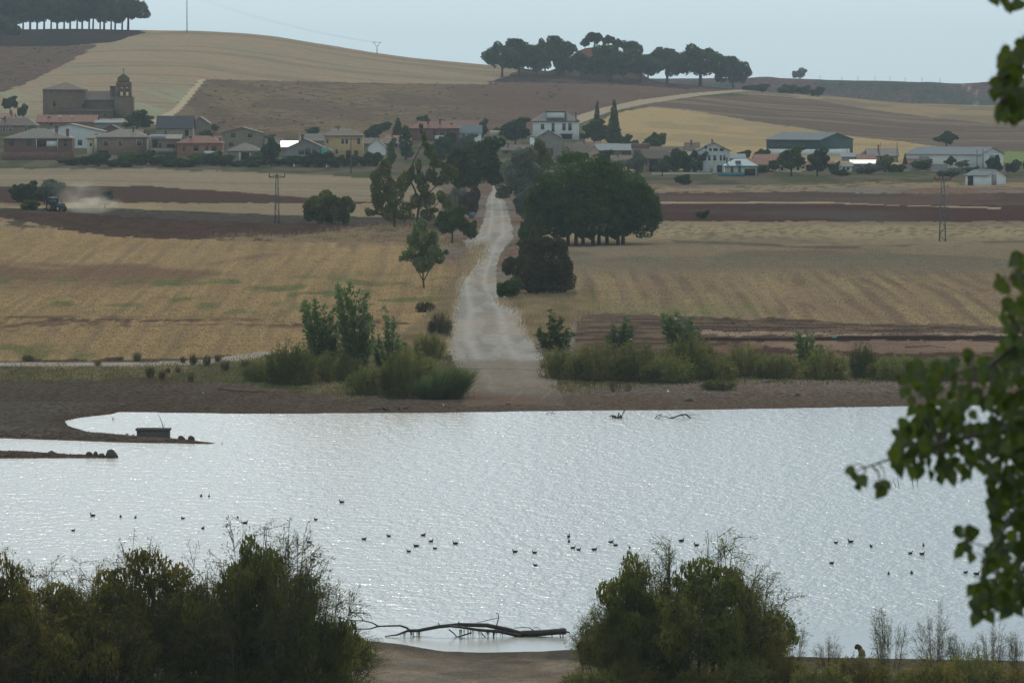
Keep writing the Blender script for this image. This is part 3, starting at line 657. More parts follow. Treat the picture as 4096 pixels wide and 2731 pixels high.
def stem_plant(seed, nstem, h, w, ntwig, nleaf, leaf, asp, lean=0.0, upright=0.5, twig=0.22, droop=0.0, base=0.10, t0=0.12, lat=0.55):
    """a shrub of many stems with leafy twigs; returns stem mesh builder and leaf quads"""
    rng = np.random.default_rng(seed); t = MB(); Q = []
    for s in range(nstem):
        a = rng.uniform(0, 2 * math.pi); rr = math.sqrt(rng.random()); hh = h * (1 - 0.55 * rr ** 1.5) * rng.uniform(0.72, 1.0)
        bx, by = base * w * rr * math.cos(a), base * w * rr * math.sin(a)
        ex, ey = 0.40 * w * rr * math.cos(a) + lean * hh, 0.40 * w * rr * math.sin(a)
        mid = np.array([bx + (ex - bx) * (0.45 + 0.3 * (1 - upright)) + rng.normal(0, .03) * w, by + (ey - by) * 0.5, hh * 0.55])
        p0 = np.array([bx, by, -0.3]); p2 = np.array([ex, ey, hh])
        f = lambda q: (1 - q) ** 2 * p0 + 2 * q * (1 - q) * mid + q * q * p2
        t.tube([f(0), f(.3), f(.6), f(.85), f(1)], [0.0055 * h, .004 * h, .003 * h, .0018 * h, .0008 * h], 4, False)
        for k in range(ntwig):
            q = rng.uniform(t0, 1.0); P = f(q); d = p2 - p0; d = d / np.linalg.norm(d)
            out = np.array([math.cos(a), math.sin(a), 0]) * 0.5 + rng.normal(0, lat, 3) + d * (0.5 + upright) + np.array([lean * 1.2, 0, 0.15]); out /= np.linalg.norm(out)
            ln = twig * h * (1.15 - 0.75 * q) * rng.uniform(0.6, 1.2)
            m = max(4, int(nleaf * ln / (twig * h))); qs = rng.uniform(0.05, 1, m)[:, None]
            pts = P + out * ln * qs + np.array([0, 0, -droop * ln]) * qs ** 2 + rng.normal(0, 0.035 * h * 0.5, (m, 3)) * (0.35 + 0.65 * (1 - qs))
            ax = out + rng.normal(0, 0.45, (m, 3)); ax /= np.linalg.norm(ax, axis=1)[:, None]
            sd = np.cross(ax, rng.normal(0, 1, (m, 3))); sd /= np.linalg.norm(sd, axis=1)[:, None] + 1e-9
            sz = (leaf * rng.uniform(.6, 1.3, m))[:, None]
            Q.append(np.stack([pts, pts + ax * sz * .5 + sd * sz * asp, pts + ax * sz, pts + ax * sz * .5 - sd * sz * asp], 1))
            if ln > 0.1 * h: t.tube([P, P + out * ln * .9], [.0022 * h, .0008 * h], 3, False)
    return t, np.concatenate(Q)
for i in range(3):      # tamarisks of the near bank, 6 m
    t, Q = stem_plant(500 + i, 54, 6.0, 9.0, 24, 40, 0.12, 0.10, 0.02, 0.05, 0.28, 0.10, 0.3, 0.25, 0.9)
    rng = np.random.default_rng(520 + i); lobes = []
    for k in range(26):
        a = rng.uniform(0, 6.28); rr = math.sqrt(rng.random()); top = 5.2 * (1 - .5 * rr ** 2) * rng.uniform(.72, 1.02); z = rng.uniform(.6, 1) * top - .5
        lobes.append((3.3 * rr * math.cos(a), 3.0 * rr * math.sin(a), max(z, .6), rng.uniform(.6, 1.0), .8, rng.uniform(.7, 1.25)))
    P = crown_quads(split(lobes, 4, rng), 0.15, 2.1, rng); c_ = P.mean(1, keepdims=True)
    P = c_ + (P - c_) * np.array([.55, .55, 1.5]); Q = np.concatenate([Q, P])
    proto('tamarisk', 6.6, 6.0, [('stem', t.mesh('stem', BARK)), ('foliage', qmesh('foliage', Q, LM['tam']))])
for i in range(2):      # small wispy tamarisks
    t, Q = stem_plant(540 + i, 18, 3.0, 3.0, 24, 24, 0.08, 0.09, 0.0, 0.25, 0.28, 0.0, .2, .05, .8)
    proto('wisp', 2.2, 3.0, [('stem', t.mesh('stem', BARK)), ('foliage', qmesh('foliage', Q, LM['tamb']))])
for i in range(3):      # shrubs of the far shore, 3 m
    t, Q = stem_plant(560 + i, 44, 3.0, 5.0, 20, 15, 0.20, 0.13, 0.03, 0.35, 0.34, 0.0, 0.3, 0.03, .7)
    proto('shrub', 4.4, 3.0, [('stem', t.mesh('stem', BARK)), ('foliage', qmesh('foliage', Q, LM['shrub']))])
for i in range(3):      # upright poplar shoots, 5 m, bent by the wind
    t, Q = stem_plant(590 + i, 13, 5.2, 3.0, 26, 15, 0.19, 0.30, -0.10 if i != 1 else 0.12, 0.95, 0.13, 0.0, 0.12, 0.15)
    proto('shoots', 3.0, 5.2, [('stem', t.mesh('stem', BARKG)), ('foliage', qmesh('foliage', Q, LM['poplar']))])
def blades(seed, n, h, w, bw, lean=0.15):
    rng = np.random.default_rng(seed); a = rng.uniform(0, 6.28, n); r = w * .5 * np.sqrt(rng.random(n)) * .55
    p = np.stack([r * np.cos(a), r * np.sin(a), np.full(n, -.05)], 1); hh = h * rng.uniform(.5, 1, n) * (1 - .35 * r / (w * .5))
    tip = p + np.stack([(r * np.cos(a)) * .9 + rng.normal(0, .1, n) * w + lean * hh, (r * np.sin(a)) * .9 + rng.normal(0, .1, n) * w, hh], 1)
    md = p * .45 + tip * .55 + np.stack([-lean * .25 * hh, 0 * hh, .06 * hh], 1)
    ang = rng.uniform(0, 3.14, n); sd = np.stack([np.cos(ang), np.sin(ang), 0 * ang], 1) * bw * .5
    return np.stack([p - sd * .6, md - sd, tip, md + sd], 1)
for i in range(2): proto('tuft', 1.0, 1.0, [('blades', qmesh('blades', blades(620 + i, 130, 1.0, 1.0, .035, .04), LM['rush']))])
for i in range(2): proto('reeds', 3.4, 2.6, [('blades', qmesh('blades', blades(630 + i, 1500, 2.6, 3.4, .06, .22), LM['reed']))])

_pick = {}
def plant(key, name, u, vb, wpx, hpx, label, cat, group=None, mat=None, var=None, rz=None, ymin=480, near=False, y=None, dpt=None):
    """a plant standing at image foot (u, vb), wpx wide and hpx high as seen from the camera"""
    lst = PROTO[key]; k = _pick.get(key, 0); _pick[key] = k + 1
    w, h, parts = lst[(k if var is None else var) % len(lst)]
    if near:
        p = at(u, vb, y); p.z = ngz(p.x, p.y); top = at(u, vb - hpx, y).z; hm = top - p.z
    else:
        p = hit(u, vb, ymin); hm = hpx * p.y / F
    s = p.y / F
    o = thing(name, label, cat, p, group, rz if rz is not None else random.Random(k * 31 + len(key)).uniform(-0.5, 0.5))
    sx = wpx * s / w; o.scale = (sx, dpt * s / w if dpt else sx, hm / h)
    for pn, me in parts:
        c = obj(pn, me, o)
        if mat and pn in ('crown', 'foliage', 'blades'):
            c.material_slots[0].link = 'OBJECT'; c.material_slots[0].material = LM[mat]
    return o
def custom_tree(name, label, cat, u, vb, limbs, lobes, mat, size, cover, group=None, bark=BARK, seed=1, parts=('trunk', 'crown'), ymin=480, dy=0.0, nsplit=5):
    p = hit(u, vb, ymin); s = p.y / F; rng = np.random.default_rng(seed)
    o = thing(name, label, cat, p + Vector((0, dy, 0)), group)
    q = lambda a, b, dd=0: ((a - u) * s, dd * s, (vb - b) * s)
    t = MB()
    for pts, r0, r1 in limbs:
        n = len(pts); t.tube([q(*pt) for pt in pts], [(r0 + (r1 - r0) * i / (n - 1)) * s for i in range(n)], 7)
    t.build(parts[0], bark, o)
    L_ = []
    for l in lobes:
        a, b, ru, rv = l[:4]; dd = l[4] if len(l) > 4 else rng.uniform(-.4, .4) * ru
        L_.append((*q(a, b, dd), ru * s, max(ru, rv) * s * .9, rv * s))
    obj(parts[1], qmesh(parts[1], crown_quads(split(L_, nsplit, rng), size, cover * .8, rng), LM[mat]), o)
    return o

ORD = ['first', 'second', 'third', 'fourth', 'fifth', 'sixth', 'seventh', 'eighth', 'ninth', 'tenth', 'eleventh', 'twelfth', 'thirteenth', 'fourteenth', 'fifteenth', 'sixteenth', 'seventeenth', 'eighteenth', 'nineteenth', 'twentieth']
ORD += ['twenty-' + o for o in ORD[:9]] + ['thirtieth'] + ['thirty-' + o for o in ORD[:9]] + ['fortieth'] + ['forty-' + o for o in ORD[:9]]

# --- pines of the two hill groves
HP = [(502, 77, 27, 33), (519, 75.5, 28, 35), (536, 77, 21, 30), (545, 64, 18, 30), (557, 64, 20, 30), (570, 51, 9, 14), (585, 49, 8, 10), (594, 48, 13, 15), (608, 48.5, 10, 13), (618, 49.5, 9, 13), (632, 58, 15, 22), (648, 60, 19, 22), (563, 78, 16, 21), (581, 79, 20, 26), (610, 82, 34, 35), (640, 82, 24, 26), (667, 82, 29, 33), (700, 86, 38, 39), (733, 88, 23, 31)]
for k, (u, v, w, h) in enumerate(sorted(HP)):
    w *= 1.3; h *= 1.04
    lab = {0: 'leftmost pine of the hilltop grove, above the bare slope', len(HP) - 1: 'lone pine standing right of the hilltop grove against the sky'}.get(k, 'dark umbrella pine, %s from the left in the hilltop grove' % ORD[k])
    plant('pine' if h < 16 else 'pinelow', 'pine_tree', u, v, w * 1.08, h, lab, 'tree', 'pines of the hilltop grove', ymin=2300)
LP = [(-58, 31, 26, 38), (-38, 30, 26, 38), (-18, 30, 26, 38), (2, 29.5, 26, 36), (16, 29.5, 22, 33), (30, 29, 24, 31), (44, 29, 22, 30), (57, 28.8, 22, 31), (70, 28.8, 22, 33), (82, 29, 22, 34), (93, 29, 20, 34), (104, 29.5, 22, 34), (115, 29.8, 22, 34), (128, 30.5, 26, 33), (-2, 47, 28, 32), (-26, 48, 28, 32)]
LP += [(u + 7 + (i * 5) % 5, v + .4, w * .9, h * (.86 + .07 * ((i * 3) % 4))) for i, (u, v, w, h) in enumerate(LP[:13])]
for k, (u, v, w, h) in enumerate(sorted(LP)):
    w *= 1.45
    plant('pine', 'pine_tree', u, v, w, h, 'tall dark pine on the upper left hill, %s from the left of its row' % ORD[k] if k < len(LP) - 1 else 'rightmost tall pine of the row on the upper left hill', 'tree', 'pines on the upper left hill', ymin=2300)
# --- big pine clump right of the road
PC = [(568, 243, [(545, 205, 20, 30), (553, 186, 20, 22), (541, 221, 14, 15)]), (576, 244, [(556, 223, 19, 14), (565, 208, 18, 20)]), (583, 245, [(571, 174, 22, 21), (584, 196, 22, 26)]), (593, 244, [(594, 172, 20, 19), (600, 200, 24, 26)]),
      (599, 246, [(575, 223, 22, 14), (597, 224, 20, 14)]), (607, 246, [(616, 189, 21, 22), (612, 214, 24, 20)]), (618, 244, [(636, 204, 17, 24), (645, 221, 14, 19), (630, 224, 18, 15)]), (623, 243, [(628, 196, 16, 16), (640, 230, 13, 10)])]
p0 = hit(594, 245); s0 = p0.y / F; rngc = np.random.default_rng(30)
dome = [((u - 594) * s0, dd * s0, (245 - v) * s0, ru * s0, min(ru, 46) * s0, rv * s0) for u, v, ru, rv, dd in [(577, 201, 47, 49, 0), (608, 205, 44, 42, 6), (553, 213, 27, 30, -6), (635, 214, 24, 30, 4), (590, 216, 52, 27, -8), (600, 216, 52, 27, 10)]]
tufts = list(dome)
for l in dome:                      # needle tufts standing proud of the common dome
    for q in range(95):
        d = rngc.normal(0, 1, 3); d[2] = abs(d[2]) * 1.0 - .35; d /= np.linalg.norm(d); r_ = rngc.uniform(.6, 1.15)
        tufts.append((*(np.array(l[:3]) + d * np.array(l[3:6]) * .95), r_, r_, r_ * .85))
big_q = crown_quads(dome, 0.34, 1.7, rngc); C_ = np.array(tufts[6:])
tq = np.concatenate([crown_quads([t_], 0.3, 1.2, rngc) for t_ in tufts[6:]]); allq = np.concatenate([big_q, tq]); cen = allq.mean(1)
allq = allq[cen[:, 2] > 9 * s0 * (1 + .25 * np.sin(cen[:, 0] * 1.3) + .15 * np.sin(cen[:, 0] * 3.1))]; cen = allq.mean(1)
tx = np.array([((u - 594) * 1.35 - 1) * s0 for u, v, lb in PC]); ty = np.array([(k % 3 - 1) * 4.0 for k in range(len(PC))])
own = np.argmin((cen[:, 0][:, None] - tx) ** 2 + .5 * (cen[:, 1][:, None] - ty) ** 2, axis=1)
for k, (u, v, lb) in enumerate(PC):
    p = Vector(((u - 512) / F * (p0.y + (k % 3 - 1) * 2.0), p0.y + (k % 3 - 1) * 2.0, 0)); p.z = gz(p.x, p.y)
    o = thing('pine_tree', 'big spreading stone pine by the road, %s trunk from the left of the clump' % ORD[k], 'tree', p, 'stone pine clump beside the road')
    t = MB(); lean = tx[k] - (p.x - p0.x)
    t.tube([(0, 0, -.4), (0, 0, 1.8), (lean * .3, 0, 4.2), (lean * .8, 0, 8)], [.36, .3, .24, .1], 7)
    for q in range(4): t.tube([(lean * .2, 0, 3 + .4 * q), (lean * .6 + math.cos(q * 1.6 + k) * 1.6, math.sin(q * 1.6 + k) * 1.6, 5.5), (lean + math.cos(q * 1.6 + k) * 3, math.sin(q * 1.6 + k) * 3, 8)], [.16, .1, .04], 5)
    t.build('trunk', BARK, o)
    obj('crown', qmesh('crown', allq[own == k] + np.array(p0 - p), LM['pine']), o)
# --- single trees of the middle ground
custom_tree('willow_tree', 'ragged tall willow with bare leaning limbs left of the dirt road', 'tree', 408, 227,
  [([(416, 229), (419, 205), (421, 195), (424, 182), (430, 168), (434, 155)], 1.5, .4), ([(419, 205), (415, 190), (409, 178), (414, 160), (422, 145), (424, 138), (420, 124)], 1.1, .3), ([(421, 200), (432, 190), (440, 182), (452, 172)], .9, .3), ([(420, 215), (432, 210), (440, 200)], .8, .3), ([(395, 230), (394, 212), (388, 195), (382, 180)], 1.5, .5), ([(394, 212), (402, 195), (405, 180)], .8, .3)],
  [(383, 180, 13, 15), (378, 200, 9, 15), (395, 195, 12, 18), (390, 214, 14, 10), (385, 168, 9, 8), (405, 180, 8, 13), (371, 213, 6, 5), (375, 187, 7, 8), (424, 139, 3, 8), (421, 128, 2, 6), (428, 150, 5, 8), (434, 158, 4, 12), (438, 163, 8, 5), (447, 168, 8, 4), (455, 172, 5, 5), (430, 176, 7, 7), (441, 196, 7, 7), (447, 203, 5, 5), (433, 210, 6, 4), (418, 165, 4, 10), (412, 172, 4, 8), (405, 212, 10, 10), (416, 200, 9, 8), (424, 188, 8, 9), (430, 200, 9, 8), (438, 182, 8, 6), (420, 178, 7, 9), (444, 178, 7, 6), (426, 214, 9, 7)],
  'yellow', 0.27, 3.2, seed=51)
custom_tree('poplar_sapling', 'grey green young poplar with short bare trunk left of the road bend', 'tree', 424, 288,
  [([(424, 290), (423, 275), (423, 255), (422, 232)], 1.0, .3), ([(424, 282), (416, 268), (408, 256)], .6, .2), ([(424, 280), (432, 266), (442, 256)], .6, .2)],
  [(422, 237, 11, 16), (416, 250, 13, 12), (431, 250, 13, 12), (423, 263, 17, 9), (408, 257, 8, 6), (440, 258, 7, 7), (422, 224, 7, 7), (412, 240, 7, 8), (434, 238, 7, 9), (402, 258, 4, 3), (446, 252, 3, 4)], 'poplar', 0.24, 3.2, seed=52)
custom_tree('bush', 'large rounded brownish bush at the right edge of the dirt road', 'bush', 545, 293,
  [([(545, 295), (535, 275), (525, 262)], 1.2, .4), ([(548, 295), (556, 270), (560, 255)], 1.2, .4)],
  [(530, 262, 20, 24), (550, 258, 22, 22), (560, 272, 20, 18), (540, 276, 22, 15), (520, 268, 13, 18), (508, 265, 9, 10), (545, 245, 16, 10), (528, 245, 12, 9), (568, 280, 12, 10), (560, 250, 12, 12), (540, 286, 22, 8), (556, 287, 12, 6), (523, 284, 8, 7)], 'brown', 0.24, 3.6, seed=53, parts=('stem', 'foliage'), nsplit=4)
for a in [
 ('bush', 'bush', 511, 299, 30, 22, 'small dark green bush at the foot of the brownish roadside bush', 'bush', None, 'green'),
 ('tree', 'tree', 475, 206, 58, 68, 'big dark leafy tree at the left of the far road', 'tree', None, 'dark'),
 ('tree', 'tree', 517, 210, 46, 62, 'grey green hazy tree at the right of the far road', 'tree', None, 'grey'),
 ('tree', 'tree', 535, 196, 34, 56, 'yellow green tree behind the grey green roadside tree', 'tree', None, 'yellow'),
 ('bush', 'bush', 533, 246, 28, 36, 'green shrub between the road and the big pine clump', 'bush', None, 'green'),
 ('bush', 'bush', 526, 222, 24, 34, 'grey shrub behind the green shrub at the right of the far road', 'bush', None, 'grey'),
 ('bush', 'bush', 471, 218, 26, 30, 'purplish leafless thicket at the left of the far road', 'bush', None, 'dead'),
 ('bush', 'bush', 455, 214, 22, 26, 'grey green thicket behind the small roadside tree', 'bush', None, 'grey'),
 ('tree', 'tree', 452, 243, 31, 37, 'small dark tree on the bank where the road narrows', 'tree', None, 'green'),
 ('bush', 'bush', 471, 239, 18, 19, 'round green bush at the left edge of the road by the side track', 'bush', None, 'green'),
 ('bush', 'bush', 320, 224, 36, 33, 'taller left half of the double green shrub on the ploughed field', 'bush', None, 'yellow'),
 ('bush', 'bush', 337, 224, 34, 28, 'lower right half of the double green shrub on the ploughed field', 'bush', None, 'yellow'),
 ('bush', 'bush', 25, 205, 30, 24, 'dark bush at the left end of the thicket behind the tractor', 'bush', None, 'dark'),
 ('bush', 'bush', 47, 204, 42, 24, 'broad hazy bush in the dust behind the tractor', 'bush', None, 'grey'),
 ('bush', 'bush', 29, 210, 22, 10, 'low olive bush in front of the thicket left of the tractor', 'bush', None, 'yellow'),
 ('tree', 'tree', 105, 208, 17, 18, 'small hazy sapling standing in the dust right of the tractor', 'tree', None, 'grey'),
 ('bush', 'bush', 703, 219, 15, 9, 'lone small dark bush on the ploughed strip right of the pine clump', 'bush', None, 'dark'),
 ('tree', 'tree', 946, 148, 25, 17, 'lone round tree on the fallow slope above the white warehouse', 'tree', None, 'dark'),
 ('tree', 'tree', 10, 113, 15, 17, 'dark tree left of the church at the picture edge', 'tree', None, 'dark'),
 ('bush', 'tree', 23, 117, 12, 13, 'smaller dark tree between the church and the leftmost tree', 'tree', None, 'dark'),
 ('tree', 'tree', 137, 131, 30, 21, 'round dark green tree right below the church tower', 'tree', None, 'green'),
 ('tree', 'tree', 271, 166, 20, 28, 'slender dark tree with pale trunk in front of the stone houses', 'tree', None, 'dark'),
 ('column', 'poplar_tree', 391, 168, 13, 30, 'shorter of the two upright trees beside the white gabled house', 'tree', None, 'green'),
 ('column', 'poplar_tree', 406, 160, 15, 34, 'taller dark upright tree behind the ragged willow', 'tree', None, 'dark'),
 ('bush', 'tree', 373, 138, 18, 12, 'rounded tree behind the yellow house roof', 'tree', None, 'dark'),
 ('conifer', 'conifer', 398, 135, 12, 17, 'pointed conifer left of the long brick house', 'tree', None, 'dark'),
 ('bush', 'tree', 424, 122, 16, 7, 'low treetop above the long brick house roof', 'tree', None, 'green'),
 ('bush', 'bush', 384, 131, 22, 9, 'low hedge at the foot of the hill behind the houses', 'hedge', None, 'dark'),
 ('bush', 'tree', 439, 160, 26, 20, 'dark bush below the balcony of the long brick house', 'bush', None, 'dark'),
 ('column', 'tree', 483, 137, 12, 18, 'dark narrow tree right of the white house with grey roof', 'tree', None, 'dark'),
 ('bush', 'tree', 499, 136, 11, 10, 'small bush between the narrow tree and the dense round tree', 'bush', None, 'dark'),
 ('tree', 'tree', 515, 148, 30, 30, 'dense dark tree left of the big white house', 'tree', None, 'dark'),
 ('conifer', 'conifer', 597, 141, 11, 39, 'left of the two tall pointed conifers beside the white house', 'tree', 'pointed conifers', 'dark'),
 ('conifer', 'conifer', 614, 143, 16, 42, 'right and taller of the two pointed conifers beside the white house', 'tree', 'pointed conifers', 'dark'),
 ('tree', 'tree', 594, 143, 30, 24, 'round light green tree in front of the two pointed conifers', 'tree', None, 'green'),
 ('bush', 'bush', 627, 143, 12, 9, 'low bush at the right foot of the pointed conifers', 'bush', None, 'green'),
 ('bush', 'tree', 655, 150, 22, 17, 'dark green tree behind the pale flat roofs', 'tree', None, 'green'),
 ('bush', 'bush', 632, 148, 24, 8, 'long low hedge behind the pale flat roofs', 'hedge', None, 'green'),
 ('tree', 'tree', 637, 180, 22, 30, 'hazy tree behind the right shoulder of the pine clump', 'tree', None, 'grey'),
 ('bush', 'tree', 675, 173, 26, 24, 'left half of the broad dark trees before the white three storey house', 'tree', None, 'dark'),
 ('bush', 'tree', 695, 173, 24, 22, 'right half of the broad dark trees before the white three storey house', 'tree', None, 'dark'),
 ('bush', 'bush', 684, 185, 20, 11, 'dark bush in the dry plot below the white three storey house', 'bush', None, 'dark'),
 ('bush', 'bush', 745, 159, 18, 9, 'green bush under the left eave of the green barn', 'bush', None, 'green'),
 ('bush', 'bush', 762, 158, 16, 9, 'second green bush under the long wall of the green barn', 'bush', None, 'green'),
 ('tree', 'tree', 791, 176, 28, 30, 'left of the two broad trees before the green barn', 'tree', None, 'green'),
 ('tree', 'tree', 817, 176, 24, 28, 'right and darker of the two broad trees before the green barn', 'tree', None, 'dark'),
 ('bush', 'bush', 834, 172, 12, 10, 'small bush right of the two broad trees', 'bush', None, 'dark'),
 ('bush', 'tree', 885, 172, 19, 17, 'olive tree shaped like a ball before the dark roofed house', 'tree', None, 'yellow'),
 ('conifer', 'conifer', 905, 167, 6, 13, 'small cypress before the left end of the white warehouse', 'tree', None, 'dark'),
 ('column', 'bush', 925, 165, 4.5, 9, 'clipped narrow shrub in front of the white warehouse', 'bush', None, 'dark'),
 ('bush', 'bush', 932, 165, 9, 5, 'low dark shrubs at the foot of the white warehouse', 'bush', None, 'dark'),
 ('tree', 'tree', 950, 168, 13, 12, 'round dark tree before the middle of the white warehouse', 'tree', None, 'dark'),
 ('bush', 'tree', 995, 173, 18, 18, 'dark tree at the right end of the white warehouse', 'tree', None, 'dark'),
 ('bush', 'tree', 1014, 173, 18, 13, 'dark bushy tree behind the pale shed at the right', 'tree', None, 'dark'),
 ('bush', 'tree', 1032, 172, 20, 20, 'dark tree at the right picture edge behind the fields', 'tree', None, 'dark'),
 ('bush', 'bush', 972, 172, 16, 6, 'low bush behind the pale shed', 'bush', None, 'yellow'),
 ('bush', 'bush', 758, 89, 34, 7, 'dark thicket right of the lone pine on the hill', 'bush', None, 'dark'),
 ('bush', 'bush', 787, 91, 22, 9, 'rounded thicket on the hill crest right of the grove', 'bush', None, 'green'),
 ('bush', 'bush', 804, 93, 20, 9, 'green thicket at the end of the crest hedge', 'bush', None, 'green'),
 ('bush', 'bush', 818, 96.5, 16, 10, 'last dark bush of the crest hedge before the cliff', 'bush', None, 'dark'),
 ('tree', 'tree', 763, 94, 6, 8, 'tiny lone tree on the pale hill crest', 'tree', None, 'dark'),
]:
    plant(*a[:8], group=a[8], mat=a[9])
for k, (u, v, w, h, lab) in enumerate([(205, 140, 14, 10, 'small tree behind the orange brick house'), (214, 133, 12, 9, 'small tree between the stone barn and the plain gable'), (268, 146, 16, 12, 'tree behind the slender dark tree'), (312, 136, 16, 9, 'treetop behind the unfinished house'), (62, 121, 12, 7, 'small treetop just below the church wall'), (466, 156, 24, 22, 'dark tree behind the big tree left of the far road'), (448, 150, 20, 18, 'dark tree below the white house with grey roof'), (548, 150, 22, 16, 'tree between the white villa and the grey barn'), (575, 156, 18, 12, 'tree behind the top of the pine clump'), (605, 164, 22, 14, 'tree behind the right top of the pine clump'), (662, 176, 20, 16, 'dark tree before the open barn'), (720, 172, 12, 9, 'small tree between the white house and the turquoise roof'), (772, 172, 16, 12, 'small tree left of the two broad trees'), (868, 172, 14, 9, 'small tree before the bright sheet roof'), (962, 169, 14, 9, 'small tree before the right half of the warehouse')]):
    plant('tree', 'tree', u, v, w, h, lab, 'tree', 'trees between the houses', mat=['dark', 'green', 'grey'][k % 3])
for k in range(16):     # low garden growth through the right half of the village
    u = 566 + k * 27.5; plant('bush', 'garden_bush', u, 163 + (k * 7) % 9 + (6 if k > 6 else 0), 20 + (k * 5) % 12, 7 + (k * 3) % 5, 'low garden bush in the right half of the village, %s from the left' % ORD[k], 'bush', 'garden bushes in the right half of the village', mat=['dark', 'green', 'grey'][k % 3])
for k in range(12):     # garden hedge below the left houses
    u = 76 + k * 21.5 + (k * 13) % 9 - 4; plant('bush', 'garden_bush', u, 165 + (k % 3), 30 + (k * 7) % 12, 8 + (k * 5) % 8, 'dark garden bush below the houses, %s from the left along the village edge' % ORD[k], 'bush', 'garden bushes along the village edge', mat='dark' if k % 3 else 'green')
for k, (u, v, w, h) in enumerate([(336, 168, 20, 13), (352, 167, 22, 12), (370, 166, 24, 14)]):
    plant('bush', 'hedge_bush', u, v, w, h, ['clipped dark hedge, left part, below the yellow house', 'clipped dark hedge, middle part, below the yellow house', 'clipped dark hedge, right part, beside the white gabled house'][k], 'hedge', 'clipped hedge by the yellow house', mat='dark')
# bush on the cliff top
o = thing('bush', 'round dark bush on the skyline above the cliff', 'bush', at(800, 80, 4030)); o.location.z = gz(o.location.x, 4030)
w, h, parts = PROTO['bush'][0]; o.scale = (2.6, 2.6, 2.0)
for pn, me in parts: obj(pn, me, o)

# --- far shore shrubs
SH = [
 ('shoots', 'poplar_shoots', 322, 372, 46, 70, 'leafy poplar shoots, left clump of the left shore thicket', 'poplar', 0), ('shoots', 'poplar_shoots', 355, 374, 46, 88, 'tallest leafy poplar shoots in the left shore thicket', 'poplar', 0), ('shoots', 'poplar_shoots', 390, 372, 34, 63, 'narrow poplar shoots at the right of the left shore thicket', 'poplar', 2),
 ('shrub', 'tamarisk_bush', 290, 384, 54, 42, 'dark rounded tamarisk at the left end of the left shore thicket', 'tam', 0), ('shrub', 'tamarisk_bush', 262, 381, 40, 22, 'low spreading tamarisk left of the dark rounded one', 'shrub', 1), ('shrub', 'tamarisk_bush', 335, 380, 60, 30, 'low brown scrub at the foot of the poplar shoots', 'shrub', 2),
 ('shrub', 'tamarisk_bush', 372, 394, 52, 28, 'yellowish scrub at the front of the left shore thicket', 'shrub', 0), ('shrub', 'tamarisk_bush', 400, 398, 44, 48, 'dark bare stemmed shrub in front of the left shore thicket', 'tam', 1), ('shrub', 'tamarisk_bush', 412, 378, 50, 30, 'olive scrub between the poplar shoots and the reeds', 'shrub', 2),
 ('shrub', 'tamarisk_bush', 428, 358, 34, 26, 'scrub on the bank at the left edge of the road mouth', 'shrub', 0), ('shrub', 'tamarisk_bush', 440, 336, 24, 24, 'grey scrub higher on the bank left of the road', 'brown', 1), ('shrub', 'tamarisk_bush', 425, 312, 20, 12, 'small dark scrub on the bank under the young poplar', 'brown', 0),
 ('shoots', 'poplar_shoots', 556, 352, 40, 47, 'bright green poplar shoots at the right edge of the road mouth', 'green', 2), ('shoots', 'poplar_shoots', 617, 352, 36, 40, 'wind bent poplar shoots behind the right shore scrub', 'poplar', 1), ('shoots', 'poplar_shoots', 680, 352, 46, 44, 'dense dark poplar shoots behind the right shore scrub', 'poplar', 0),
 ('shoots', 'poplar_shoots', 806, 372, 26, 48, 'thin leaning poplar shoot rising from the right shore scrub', 'poplar', 0), ('shoots', 'poplar_shoots', 816, 372, 20, 32, 'shorter poplar shoots right of the thin leaning one', 'poplar', 1),
 ('shrub', 'tamarisk_bush', 565, 378, 48, 36, 'leftmost tamarisk of the right shore scrub beside the road', 'shrub', 0), ('shrub', 'tamarisk_bush', 598, 380, 60, 44, 'brown green tamarisk second from the road on the right shore', 'shrub', 1), ('shrub', 'tamarisk_bush', 638, 380, 66, 46, 'broad olive tamarisk in the middle of the right shore scrub', 'shrub', 2), ('shrub', 'tamarisk_bush', 690, 378, 56, 50, 'tall dark tamarisk at the centre of the right shore scrub', 'tam', 0),
 ('shrub', 'tamarisk_bush', 668, 382, 54, 32, 'yellowish low tamarisk before the tall dark one', 'shrub', 1), ('shrub', 'tamarisk_bush', 715, 380, 44, 30, 'olive tamarisk right of the tall dark one', 'shrub', 2), ('shrub', 'tamarisk_bush', 742, 376, 40, 36, 'grey green tamarisk left of the gap in the right shore scrub', 'shrub', 1), ('shrub', 'tamarisk_bush', 775, 378, 46, 28, 'low wide tamarisk in the sparser right shore scrub', 'shrub', 0),
 ('shrub', 'tamarisk_bush', 822, 378, 52, 36, 'tamarisk around the foot of the leaning poplar shoot', 'shrub', 2), ('shrub', 'tamarisk_bush', 862, 377, 28, 40, 'single upright yellow green shrub right of the leaning shoot', 'yellow', 0), ('shrub', 'tamarisk_bush', 895, 379, 54, 28, 'low tamarisk near the hanging leaves on the right shore', 'shrub', 1), ('shrub', 'tamarisk_bush', 935, 380, 50, 26, 'low tamarisk on the right shore behind the hanging leaves', 'shrub', 2), ('shrub', 'tamarisk_bush', 985, 380, 54, 26, 'rightmost low tamarisk of the right shore', 'shrub', 0),
 ('shrub', 'low_shrub', 718, 390, 34, 13, 'low bright green plant on the gravel of the right shore', 'yellow', 1),
]
for key, nm, u, v, w, h, lab, mt, vr in SH: plant(key, nm, u, v, w, h * (.86 if u > 540 else 1), lab, 'shrub', 'shrubs along the far shore', mat=mt, var=vr)
for k, (u, v, w, h) in enumerate([(448, 399, 52, 36), (430, 399, 44, 26)]):
    plant('reeds', 'reed_bed', u, v, w, h, ['tall green reed bed at the left of the road mouth', 'yellowing reeds at the left of the tall green reed bed'][k], 'reeds', None, mat='reed')
